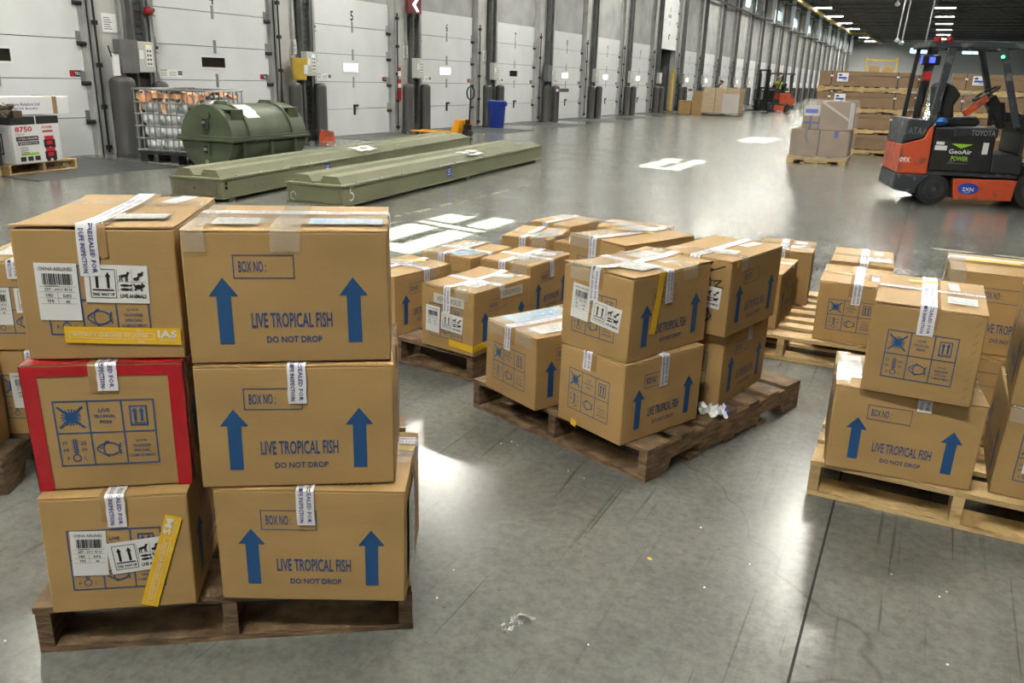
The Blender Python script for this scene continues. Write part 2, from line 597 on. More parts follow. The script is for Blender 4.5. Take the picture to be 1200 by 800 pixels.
def build_dock_wall():
    t = 0.25
    wl = MB()
    ks = list(range(KMIN, KMAX + 1))
    # piers between the doors
    edges = [YB] + [e for k in ks for e in (door_y(k), door_y(k) + DW)] + [YE]
    for i in range(0, len(edges), 2):
        wl.box(XW - t, XW, edges[i], edges[i + 1], 0, DH)
    wl.box(XW - t, XW, YB, YE, DH, WZ0)
    wl.box(XW - t, XW, YB, YE, WZ1, ZC)
    e2 = [YB] + [e for y_, l_ in WINDOWS for e in (y_, y_ + l_)] + [YE]
    for i in range(0, len(e2), 2):
        wl.box(XW - t, XW, e2[i], e2[i + 1], WZ0, WZ1)
    wall = wl.build('wall_left', 'concrete_wall', kind='structure')
    # shallow precast pilasters between the bays, lighter concrete
    pm = MB().box(0, 0.06, 0, 0.62, 0, ZC - 0.02).mesh('pier_panel', 'concrete_light')
    for k in ks:
        link('pier_panel', pm, wall, (XW + 0.0005, door_y(k) - PITCH + DW + 0.16, 0))
    return wall
WALL = build_dock_wall()

def build_windows():
    h, b = WZ1 - WZ0, 0.045
    for n, (y0, L) in enumerate(WINDOWS):
        x0, x1 = (-0.15, -0.09) if n < 7 else (-0.06, 0.0)
        fr = MB()
        for a, c in ((0, b), (L - b, L), (L / 2 - 0.15, L / 2 - 0.06), (L / 2 + 0.06, L / 2 + 0.15)):
            fr.box(x0, x1, a, c, 0, h)
        fr.box(x0, x1, 0, L, 0, b).box(x0, x1, 0, L, h - b, h)
        o = fr.build('window_%d' % (n + 1), 'steel_dark', None, (XW, y0, WZ0), kind='structure')
        if n < 7:
            MB().box(x0 + .01, x1 - .01, 0.3, L / 2 - 0.15, h * .45, h * .60).build('window_bar', 'steel_dark', o)
            MB().box(x0 + .01, x1 - .01, L / 2 + 0.15, L - 0.45, h * .45, h * .60).build('window_bar', 'steel_dark', o)
        for a, c in ((b, L / 2 - 0.15), (L / 2 - 0.06, L / 2 + 0.06), (L / 2 + 0.15, L - b)):
            MB().box(x0 + .025, x0 + .031, a, c, b, h - b).build('pane', 'window_glass', o)
build_windows()

# ---- other walls, ceiling
def build_shell():
    e = MB()
    wx = ((-4.75, -2.05), (2.0, 4.7))
    xs = [XW, wx[0][0], wx[0][1], wx[1][0], wx[1][1], XR]
    for i in (0, 2, 4):
        e.box(xs[i], xs[i + 1], YE, YE + .3, 0, ZC)
    for a, c in wx:
        e.box(a, c, YE, YE + .3, 0, 6.3).box(a, c, YE, YE + .3, 7.12, ZC)
    e.build('wall_end', 'end_wall', kind='structure')
    for n, (a, c) in enumerate(wx):
        f = MB()
        for p, q in ((a, a + .06), (c - .06, c), ((a + c) / 2 - .03, (a + c) / 2 + .03)):
            f.box(p, q, YE + .1, YE + .16, 6.3, 7.12)
        f.box(a, c, YE + .1, YE + .16, 6.3, 6.36).box(a, c, YE + .1, YE + .16, 7.06, 7.12)
        o = f.build('window_%d' % (30 + n), 'steel_dark', kind='structure')
        MB().box(a + .06, c - .06, YE + .125, YE + .131, 6.36, 7.06).build('pane', 'window_glass', o)
    MB().box(XR, XR + .3, YB, YE, 0, ZC).build('wall_right', 'concrete_wall', kind='structure')
    MB().box(XW, XR, YB - .3, YB, 0, ZC).build('wall_back', 'concrete_wall', kind='structure')
    MB().box(XW - .3, XR + .3, YB - .3, YE + .3, ZC, ZC + .2).build('ceiling', 'ceiling_dark', kind='structure')
    # open-web roof joists
    j = MB()
    j.box(XW + .1, XR - .1, -.05, .05, -.07, 0).box(XW + .1, XR - .1, -.05, .05, -.60, -.54)
    n = 44
    dx = (XR - XW - .4) / n
    for i in range(n):
        a = XW + .2 + i * dx
        z0, z1 = (-.57, -.04) if i % 2 else (-.04, -.57)
        j.bar((a, 0, z0), (a + dx, 0, z1), .03, .03)
    jm = j.mesh('roof_joist', 'joist')
    y = 8.0
    n = 1
    while y < YE - 2:
        link('trim_%d' % n, jm, None, (0, y, ZC - .001))['kind'] = 'structure'
        y += 4.75
        n += 1
build_shell()

# ---- sectional dock doors
def build_doors():
    ph = DH / 5
    g = 0.006
    pan = [MB().box(0, 0.045, 0, DW, i * ph + g, (i + 1) * ph - g).mesh('panel', 'door_white') for i in range(5)]
    # panel with a window hole
    a, b, c, d = DW * .5 - .36, DW * .5 + .24, 2 * ph + .24, 2 * ph + .42
    hp = MB()
    hp.box(0, .045, 0, a, 2 * ph + g, 3 * ph - g).box(0, .045, b, DW, 2 * ph + g, 3 * ph - g)
    hp.box(0, .045, a, b, 2 * ph + g, c).box(0, .045, a, b, d, 3 * ph - g)
    hp = hp.mesh('panel', 'door_white')
    wf = MB().box(.02, .052, a - .03, a, c - .03, d + .03).box(.02, .052, b, b + .03, c - .03, d + .03)
    wf.box(.02, .052, a, b, c - .03, c).box(.02, .052, a, b, d, d + .03)
    wf = wf.mesh('window_frame', 'white_paint')
    pd = MB().box(.012, .022, a, b, c, d).mesh('pane', 'pane_dark')
    pl = MB().box(.012, .022, a, b, c, d).mesh('pane', 'pane_lit')
    back = MB().box(-.03, -.005, 0, DW, 0, DH).mesh('weather_seal', 'seam_dark')
    hinge = MB().box(.045, .055, -.03, .03, -.12, .12)
    for zz in (-.1, -.06, .06, .1):
        hinge.cyl((.055, -.015, zz), (.06, -.015, zz), .008, 6).cyl((.055, .015, zz), (.06, .015, zz), .008, 6)
    hinge = hinge.mesh('hinge', 'galv')
    ehinge = MB().box(.045, .055, -.05, .05, -.04, .12).mesh('hinge', 'galv')
    handle = MB().box(.045, .07, -.03, .03, -.14, .1).box(.055, .09, -.03, .12, .05, .10).mesh('handle', 'black_metal')
    roll = MB().cyl((.03, 0, 0), (.03, .17, 0), .035, 10)
    roll.tube([(.03, .10, -.03), (.08, .10, -.08), (.12, .12, -.10)], .006, 5)
    roll = roll.mesh('roller_bumper', 'rubber')
    doors = {}
    for n, k in enumerate(range(KMIN, KMAX + 1)):
        y0 = door_y(k)
        up = 3.0 if k == OPEN_K else 0.0
        o = link('door_%d' % (n + 1), back, None, (XW - .03, y0, up))
        o['kind'] = 'structure'
        doors[k] = o
        for i in range(5):
            link('panel', hp if i == 2 else pan[i], o)
        link('window_frame', wf, o)
        link('pane', pd if k in (-1, 0, 3, OPEN_K) else pl, o)
        if k < 16:
            for i in range(1, 5):
                link('hinge', hinge if i > 1 else handle, o, (0, DW * .5, i * ph))
                for e in (.06, DW - .06):
                    link('hinge', ehinge, o, (0, e, i * ph))
        if k < 12:
            for i in (1, 2, 3, 4):
                r = link('roller_bumper', roll, o, (.03, -.06, i * ph - .07))
                r = link('roller_bumper', roll, o, (.03, DW + .06, i * ph - .07), math.pi)
                r.location.x = .09
        if k < 9:
            Art().text(str(k + 4), -.06, 0, .06 if k + 4 < 10 else .12, .22, .02).place(
                plane_fn((.0465, DW * .5, 4 * ph + .14), (0, 1, 0), (0, 0, 1)), 'door_number', 'black_ink', o)
            s = Art().rect(0, 0, .52, .13).place(plane_fn((.0465, .12, 2 * ph + .05), (0, 1, 0), (0, 0, 1)), 'instruction_sticker', 'paper', o)
            q = Art().rect(.42, .03, .52, .11)
            q.rect(.02, .11, .18, .125)
            for r_ in range(4):
                q.rect(.03, .02 + r_ * .022, .17, .027 + r_ * .022).rect(.22, .02 + r_ * .022, .38, .027 + r_ * .022)
            q.place(plane_fn((.0475, .12, 2 * ph + .05), (0, 1, 0), (0, 0, 1)), 'sticker_print', 'grey_ink', s)
            s = Art().rect(0, 0, .08, .10).place(plane_fn((.0465, DW - .30, 2 * ph + .03), (0, 1, 0), (0, 0, 1)), 'maker_sticker', 'red_sign', o)
            s2 = Art().rect(.08, 0, .22, .10).place(plane_fn((.0465, DW - .30, 2 * ph + .03), (0, 1, 0), (0, 0, 1)), 'maker_sticker', 'black_ink', o)
            Art().text('TKO', .09, .025, .21, .078, .02).place(plane_fn((.048, DW - .30, 2 * ph + .03), (0, 1, 0), (0, 0, 1)), 'sticker_print', 'paper', s2)
    return doors
DOORS = build_doors()

# ---- trailer interior seen through the raised door
def build_bay():
    y0 = door_y(OPEN_K)
    b = MB()
    x0, x1 = XW - 9, XW - .3
    x1 = XW - .252
    ya, yb = y0 - .12, y0 + DW + .12
    b.box(x0, x1, ya, ya + .05, 0, 3.2).box(x0, x1, yb - .05, yb, 0, 3.2)
    b.box(x0, x1, ya, yb, 3.15, 3.2).box(x0, x0 + .05, ya, yb, 0, 3.2)
    b.box(x0, x1, ya, yb, -.002, .002)
    tag(b.build('trailer', 'box_dark'), 'dark empty trailer box backed up to the raised dock door', 'trailer')
    p = MB().box(0, .12, 0, .22, 0, 2.0).box(0, .14, .02, .2, 2.0, 2.05).build('door_guard', 'yellow_paint', None, (XW + .02, y0 + DW - .55, .0035))
    tag(p, 'yellow upright guard post standing in the raised dock doorway', 'guard post')
build_bay()

# ---- steel tracks, posts, bollards and controls of each bay
def build_bays():
    tr = MB()
    tr.box(.0, .16, 0, .03, 0, 6.6).box(.0, .03, 0, .10, 0, 6.6).box(.13, .16, -.04, .03, 0, 6.6)
    for i in range(12):
        tr.box(.03, .05, .035, .095, .3 + i * .5, .42 + i * .5)
    trm = tr.mesh('door_track', 'track_grey')
    trr = MB()
    trr.box(.0, .16, -.03, 0, 0, 6.6).box(.0, .03, -.10, 0, 0, 6.6).box(.13, .16, -.03, .04, 0, 6.6)
    trrm = trr.mesh('door_track', 'track_grey')
    rod = MB().cyl((.20, -.09, .05), (.20, -.09, 2.9), .018, 8)
    for i in range(5):
        rod.box(.10, .23, -.12, -.05, .1 + i * .66, .17 + i * .66)
    rodm = rod.mesh('lift_rod', 'black_metal')
    # boxed steel channel that carries the counterweights
    ch = MB().box(0, .135, 0, .05, 0, 7.9).box(0, .135, .27, .32, 0, 7.9).box(0, .04, .05, .27, 0, 7.9)
    chm = ch.mesh('counterweight_channel', 'steel_grey')
    chi = MB()
    for i in range(60):
        chi.box(.045, .075, .06, .26, .2 + i * .12, .29 + i * .12)
    chim = chi.mesh('counterweight_chain', 'steel_dark')
    cond = MB().tube([(.04, .0, 1.8), (.04, 0, 7.6)], .02, 8)
    cond.tube([(.05, 0, 1.45), (.09, .02, 1.2), (.09, .06, .6), (.05, .08, .3)], .014, 7)
    condm = cond.mesh('conduit', 'galv')
    bol = MB().lathe([(.15, 0), (.15, .03), (.142, .05), (.142, 1.12), (.132, 1.17), (.10, 1.205), (.0, 1.22)], 18)
    bolm = bol.mesh('bollard_sleeve', 'bollard_plastic')
    shade(bolm)
    for n, k in enumerate(range(KMIN, KMAX + 1)):
        y0 = door_y(k)
        near = k < 9
        WD = 'two three four five six seven eight nine ten eleven twelve thirteen fourteen'.split()
        num, prv, nxt = (WD[min(k + i, 12)] if near else '' for i in (2, 1, 3))
        far = 'steel guide track along a dock door far down the hall'
        t1 = link('door_track', trm, None, (XW + .001, y0 - .075, 0))
        tag(t1, 'tall steel guide track edging door %s on the side towards door %s' % (num, prv) if near else far, 'door track', 'door tracks')
        t2 = link('door_track', trrm, None, (XW + .001, y0 + DW + .075, 0))
        tag(t2, 'tall steel guide track edging door %s on the side towards door %s' % (num, nxt) if near else far, 'door track', 'door tracks')
        if k < 14:
            link('lift_rod', rodm, t2, (0, .14, 0))
        c = link('counterweight_channel', chm, None, (XW + .065, y0 - .52, 0))
        tag(c, 'grey steel channel post rising between doors %s and %s' % (prv, num) if near else 'grey steel channel post between dock doors far down the hall', 'steel post', 'channel posts between doors')
        if k < 14:
            link('counterweight_chain', chim, c)
            d = link('conduit', condm, None, (XW + .065, y0 - .72, 0))
            tag(d, 'thin metal conduit on the pier between doors %s and %s' % (prv, num) if near else 'thin metal conduit on a pier far down the hall', 'conduit', 'conduits on the piers')
        for yy, xx, q in ((y0 - 1.02, .37, prv), (y0 - .20, .37, num)):
            bo = link('bollard', bolm, None, (XW + xx, yy, 0))
            if k == 0 and q == prv:
                bo.location = (XW + .42, y0 - 1.02, 0)
                bo.scale = (1.45, 1.45, 1.06)
            tag(bo, 'dark plastic-sleeved bollard at door %s, between doors %s and %s' % (q, prv, num) if near else 'dark plastic-sleeved bollard at a dock door far down the hall', 'bollard', 'dark bollards at the dock doors')
build_bays()

WY = Vector((0, 1, 0)); WZ = Vector((0, 0, 1))
def control_box(k, label, dark=False, led='led_off'):
    y = door_y(k) - .42
    t = thing('control_box', label, 'control box', (XW + .215, y, 1.36))
    w_, h_ = (.34, .50)
    MB().box(-.015, .14, -w_ / 2, w_ / 2, 0, h_).build('housing', 'box_grey', t, bevel=.01)
    if dark:
        MB().box(-.015, .17, -w_ / 2 - .36, -w_ / 2 - .01, -.02, h_ + .02).build('side_housing', 'box_dark', t, bevel=.008)
    f = plane_fn((.1412, -w_ / 2, 0), WY, WZ)
    Art().rect(.17, .10, .30, .45).place(f, 'keypad', 'paper', t)
    f2 = plane_fn((.1424, -w_ / 2, 0), WY, WZ)
    q = Art()
    for i in range(4):
        for j in range(2):
            q.rect(.185 + j * .055, .12 + i * .07, .225 + j * .055, .16 + i * .07)
    q.place(f2, 'keypad_buttons', 'grey_ink', t, kind='stuff')
    Art().disc(.215, .42, .022).place(plane_fn((.1436, -w_ / 2, 0), WY, WZ), 'indicator_light', led, t)
    Art().rect(.03, .22, .12, .36).place(f2, 'data_plate', 'paper', t)
control_box(0, 'light grey door controller with dark side housing above the dock arm by the caged tote', True, 'amber_led')
control_box(1, 'light grey door controller with green light beside the hanging yellow bucket', led='green_led')
control_box(2, 'light grey door controller on the pier below the red lit arrow sign')
control_box(3, 'light grey door controller on the pier above the blue waste bin')
control_box(4, 'light grey door controller with dark housing between doors seven and eight', True)
for k in range(5, 13):
    control_box(k, 'light grey door controller on a pier further along the dock', k == OPEN_K + 1)
for o in bpy.data.objects:
    if o.get('label') == 'light grey door controller on a pier further along the dock':
        o['group'] = 'far door controllers'

def dock_arm(k, label):
    y = door_y(k)
    t = thing('dock_restraint', label, 'dock restraint', (XW + .56, y - .62, 1.06))
    MB().box(.0, .10, -.25, .95, -.06, .06).build('arm', 'steel_dark', t, bevel=.01)
    MB().box(-.15, -.02, -.02, .14, -1.06, .02).build('post', 'steel_dark', t, bevel=.01)
    MB().box(-.02, .0, .0, .12, -.05, .05).build('bracket', 'steel_dark', t)
    Art().rect(-.22, -.035, -.02, .035).place(plane_fn((.1012, 0, 0), WY, WZ), 'white_reflector', 'paper', t)
    Art().rect(0, -.05, .12, .05).place(plane_fn((.1012, 0, 0), WY, WZ), 'red_reflector', 'red_sign', t)
dock_arm(0, 'dark dock restraint arm with red and white reflector above the caged tote')
dock_arm(4, 'dark dock restraint arm on its post between doors seven and eight')
dock_arm(OPEN_K + 1, 'dark dock restraint arm beside the raised dock door')

def wall_details():
    # router on the first pier
    t = thing('wifi_router', 'white upright router with black antenna standing on the bollard', 'router', (XW + .42, door_y(0) - 1.10, 1.2945))
    MB().box(-.03, .03, -.055, .055, 0, .36).build('case', 'white_paint', t, bevel=.012)
    MB().tube([(0, -.07, .30), (-.01, -.11, .47)], .012, 7).build('antenna', 'rubber', t)
    MB().box(-.04, .04, -.045, .045, .35, .37).build('lid', 'rubber', t)
    # beacon
    t = thing('warning_beacon', 'red domed warning beacon on the steel post by the caged tote', 'beacon', (XW + .1985, door_y(0) - .225, 2.36))
    MB().rings([((0, 0, 0), .085), ((.05, 0, 0), .085)], 16).build('base', 'steel_dark', t)
    MB().rings([((.05, 0, 0), .075), ((.12, 0, 0), .075), ((.16, 0, 0), .05), ((.175, 0, 0), .01)], 16).build('lens', 'red_lens', t, smooth=True)
    # yellow bucket hanging on the pier
    yb = door_y(1) - .82
    t = thing('yellow_bucket', 'yellow lidded bucket with white label hanging on the pier', 'bucket', (XW + .34, yb, 1.28))
    MB().lathe([(.14, 0), (.175, .40), (.19, .40), (.19, .44), (.165, .44), (.16, .40)], 20, cap=True).build('pail', 'yellow_paint', t, smooth=True)
    MB().tube([(-.12, -.15, .40), (-.12, -.15, .62), (-.12, .12, .62), (-.12, .12, .40)], .008, 6).build('bail_handle', 'galv', t)
    b = MB()
    b.sheet(lambda u, v: (.171 * math.cos(-.3 + u * .75) * (1 + .08 * v), .171 * math.sin(-.3 + u * .75) * (1 + .08 * v), .12 + v * .18), 6, 1)
    b.build('bucket_label', 'paper', t)
    # paper notices on piers
    for k, zz, dy, lab in ((0, 1.98, -1.0, 'shiny paper notice on the pier over the white router'), (1, 1.80, -.77, 'white paper notice on the pier above the yellow bucket'),
                           (2, 1.86, -.78, 'white paper notice taped above the controller below the arrow sign'),
                           (3, 1.9, -.8, 'small white notice above the controller over the blue bin')):
        o = MB().box(0, .004, 0, .22 if k else .3, 0, .3).build('paper_notice', 'paper', None, (XW + .066, door_y(k) + dy, zz))
        tag(o, lab, 'notice')
        q = Art()
        for r_ in range(6):
            q.rect(.03, .05 + r_ * .035, .19 - .02 * (r_ % 3), .063 + r_ * .035)
        q.place(plane_fn((.0052, 0, 0), WY, WZ), 'notice_print', 'grey_ink', o)
    # lit arrow sign
    yk = door_y(2)
    t = thing('arrow_sign', 'red sign with a glowing white left arrow high on the pier', 'sign', (XW + .29, yk - 1.02, 2.93))
    MB().box(0, .09, 0, .62, 0, .42).build('sign_case', 'maroon', t, bevel=.01)
    q = Art()
    q.stroke([(.42, .36), (.24, .21), (.42, .06)], .05).stroke([(.50, .36), (.32, .21), (.50, .06)], .03)
    q.place(plane_fn((.0915, 0, 0), WY, WZ), 'arrow_mark', 'sign_glow', t)
    MB().box(-.085, .0, .55, .60, .15, .25).build('bracket', 'steel_dark', t)
    # fire point stripes
    t = thing('fire_point_sign', 'red and white fire point sign strip on the pier edge', 'sign', (XW + .2305, yk - 1.22, .80))
    for i, (a, c, m) in enumerate(((0, .32, 'red_sign'), (.32, .42, 'paper'), (.42, .52, 'red_sign'), (.6, .72, 'paper'), (.72, .82, 'red_sign'))):
        MB().box(0, .012, -.06, .06, a, c).build('sign_band', m, t)
    # orange cable reel / wedge near the pier foot
    o = MB().prism([(0, 0), (.34, 0), (.28, .2), (.06, .24)], 0, .2, ax='x').build('wheel_chock', 'fork_orange', None, (XW + .62, door_y(1) - .62, 0), bevel=.01)
    tag(o, 'orange wheel chock on the floor at a bollard foot', 'wheel chock')
wall_details()

# ---- dock leveller plates let into the floor
def levellers():
    plate = MB().box(.05, 2.35, .35, DW - .35, 0, .004)
    for i in range(5):
        plate.cyl((.1, .5 + i * .48, .0), (.1, .62 + i * .48, .0), .006, 6)
    pm = plate.mesh('leveller_plate', 'leveller')
    lip = MB().box(.02, .05, .35, DW - .35, 0, .006).box(.05, 2.35, .32, .345, 0, .005).box(.05, 2.35, DW - .345, DW - .32, 0, .005).mesh('leveller_edge', 'rubber')
    for k in range(KMIN, 14):
        o = link('dock_leveller', pm, None, (XW + .02, door_y(k), 0))
        WD = 'three four five six seven eight nine ten eleven twelve'.split()
        tag(o, 'flat dark steel dock leveller plate set in the floor at door %s' % WD[k + 1] if k < 9 else 'flat dark steel dock leveller plate at a dock door far down the hall', 'dock leveller', 'dock leveller plates')
        link('leveller_edge', lip, o)
levellers()

# ---- ceiling lamps
def lamps():
    W_, D_ = 1.5, .55
    fr = MB()
    fr.box(-W_ / 2, W_ / 2, -D_ / 2, -D_ / 2 + .03, 0, .09).box(-W_ / 2, W_ / 2, D_ / 2 - .03, D_ / 2, 0, .09)
    fr.box(-W_ / 2, -W_ / 2 + .03, -D_ / 2, D_ / 2, 0, .09).box(W_ / 2 - .03, W_ / 2, -D_ / 2, D_ / 2, 0, .09)
    fr.box(-W_ / 2, W_ / 2, -D_ / 2, D_ / 2, .09, .11)
    frm = fr.mesh('lamp_housing', 'lamp_frame')
    df = MB().box(-W_ / 2 + .03, W_ / 2 - .03, -D_ / 2 + .03, D_ / 2 - .03, .015, .03).mesh('lamp_diffuser', 'lamp')
    ch = MB().tube([(-.6, 0, .11), (-.6, 0, .62)], .008, 5).tube([(.6, 0, .11), (.6, 0, .62)], .008, 5).mesh('lamp_cable', 'galv')
    # the lamps the photograph shows begin about 76 m down the hall; nearer ones of the same two rows hang above the frame and behind the camera
    rows = ((-9.7, [6.7 + 9.0 * i for i in range(-1, 7)] + [67.2], [76.2 + 9.1 * i for i in range(7)], 'along the dock wall', 'the dock wall'),
            (-0.60, [6.7 + 9.0 * i for i in range(-2, 7)] + [67.6], [76.8 + 9.18 * i for i in range(6)], 'down the middle of the hall', 'mid hall'))  # hindmost lamp of this row is added to brighten the box fronts
    for X, near_, seen_, where, short in rows:
        for Y in near_ + seen_:
            t = thing('ceiling_light_offscreen' if Y in near_ else 'ceiling_light', 'long white high bay ceiling light in the row ' + where,
                      'ceiling light', (X, Y, 7.57), group='high bay lights, row at ' + short)
            link('lamp_housing', frm, t); link('lamp_diffuser', df, t); link('lamp_cable', ch, t)
lamps()

# ---- overhead services
def services():
    o = MB()
    pts = [(-10.35, 14, 7.42), (-10.25, 108, 7.42), (-8.8, 112, 7.42), (-8.4, 134, 7.42)]
    for a, c in zip(pts, pts[1:]):
        o.bar(a, c, .26, .20)
    o = o.build('overhead_rail', 'yellow_paint')
    tag(o, 'long yellow overhead rail running along the dock side ceiling', 'overhead rail')
    for i in range(1, 24):
        y = 14 + i * 4.75
        if y < 108:
            MB().tube([(-10.3, y, 7.5), (-10.3, y, 8.18)], .015, 5).build('rail_hanger', 'steel_grey', o)
    p = MB().tube([(XW + .30, 20, 6.05), (XW + .30, 134, 6.05)], .07, 8).build('sprinkler_main', 'steel_dark')
    tag(p, 'long dark pipe running along the wall below the high windows', 'pipe')
    for k in range(0, 8):
        y = 66.0 + 8.7 * k
        c = MB()
        c.box(-.14, .14, -.14, .14, 5.7, 8.19).box(-.2, .2, -.2, .2, 8.16, 8.198)
        c = c.build('roof_hanger', 'white_paint', None, (XW + .95, y, 0))
        tag(c, 'white steel post hanging from the ceiling beside the dock wall', 'hanger post', 'white hanger posts')
        MB().bar((0, -.16, 5.9), (-.70, -2.6, 5.9), .10, .10).build('brace', 'black_metal', c)
    for i, (x, y, z) in enumerate(((-2.9, 60, 4.35), (-2.6, 60, 4.2), (-1.25, 60, 4.15), (-3.1, 58, 6.3))):
        t = thing('hanging_drop', 'white hanging drop with a round end below the dark ceiling', 'hanging drop', (x, y, z), group='hanging drops')
        MB().tube([(0, 0, .1), (.2, 0, 8.15 - z)], .045, 7).build('drop_rod', 'galv', t)
        MB().lathe([(.02, -.12), (.13, -.06), (.15, .03), (.10, .12), (.03, .16)], 12).build('drop_end', 'white_paint', t, smooth=True)
services()

# ================================================================== PALLETS
_BM = {}
def board_mesh(name, sx, sy, sz, m):
    key = (name, round(sx, 3), round(sy, 3), round(sz, 3), m)
    if key not in _BM:
        b = MB().box(-sx / 2, sx / 2, -sy / 2, sy / 2, 0, sz)
        _BM[key] = b.mesh(name, m)
    return _BM[key]

def stringer_mesh(L, t, h, m):
    key = ('stringer', L, t, h, m)
    if key not in _BM:
        a, c = L * .125, L * .31
        n = h * .38
        poly = [(-L / 2, 0), (-L / 2 + a, 0), (-L / 2 + a + .015, n), (-L / 2 + c - .015, n), (-L / 2 + c, 0),
                (L / 2 - c, 0), (L / 2 - c + .015, n), (L / 2 - a - .015, n), (L / 2 - a, 0), (L / 2, 0), (L / 2, h), (-L / 2, h)]
        b = MB()
        N = len(poly)
        p = [(-t / 2, y, z) for y, z in poly] + [(t / 2, y, z) for y, z in poly]
        quads = [(0, 1, 2, 11), (11, 2, 3, 8 + 0)]
        fs = [(i, (i + 1) % N, N + (i + 1) % N, N + i) for i in range(N)]
        def cap(o, rev):
            cs = [(0, 1, 2, 11), (2, 3, 6, 10, 11), (3, 4, 5, 6), (6, 7, 10), (7, 8, 9, 10)]
            return [tuple(o + i for i in (reversed(c_) if rev else c_)) for c_ in cs]
        b.add(p, fs + cap(0, True) + cap(N, False))
        _BM[key] = b.mesh('stringer', m)
    return _BM[key]

def pallet(label, x, y, rz, m='wood_old', W=1.016, L=1.219, n=7, seed=1, group=None, corner=True, ht=.14, cat='pallet', z=0.0):
    """(x,y): front-left corner; deck boards run along local x, stringers along local y."""
    c, s_ = math.cos(rz), math.sin(rz)
    if corner:
        cx, cy = x + c * W / 2 - s_ * L / 2, y + s_ * W / 2 + c * L / 2
    else:
        cx, cy = x, y
    rr = random.Random(seed)
    t = thing('pallet', label, cat, (cx, cy, z), rz, group)
    bt = .017
    sh = ht - .018 - bt
    for i in (-1, 0, 1):
        link('stringer', stringer_mesh(L, .038, sh, m), t, (i * (W / 2 - .02), 0, bt))
    wb = [.14] + [.09] * (n - 2) + [.14]
    gap = (L - sum(wb)) / (n - 1)
    yy = -L / 2
    for i in range(n):
        o = link('deck_board', board_mesh('deck_board', W, wb[i], .018, m), t,
                 (rr.uniform(-.006, .006), yy + wb[i] / 2, bt + sh + .0002 * (i % 3)), rr.uniform(-.006, .006))
        yy += wb[i] + gap
    for f in (-1, -.5, 0, .5, 1):
        wd = .14 if abs(f) == 1 else .09
        link('bottom_board', board_mesh('bottom_board', W, wd, bt, m), t, (rr.uniform(-.004, .004), f * (L / 2 - .07), 0))
    return t

PZ = .1405
pallet('worn reddish-brown pallet under the tall stack with the red-taped box', -1.895, 1.085, RAD(34.8), seed=3, W=.985)
pallet('worn brown pallet carrying the stack with a scrap of film on its boards', -1.735, 3.165, RAD(-19.6), seed=5)
pallet('worn pallet under the venomous box', -2.90, 3.585, RAD(-8), seed=6)
pallet('worn pallet under the low boxes next to the sunlit floor patch', -2.62, 4.86, RAD(0), seed=7)
pallet('pale wooden pallet with bare boards between the box pairs', -1.08, 4.66, RAD(1), m='wood_new', seed=8)
pallet('honey-coloured pallet under the stack with the big symbol-grid box on top', -.205, 3.06, RAD(-.5), m='wood_new', seed=9)
pallet('dark worn pallet behind the stack with the red-taped box', -3.63, 1.02, RAD(33), seed=10)

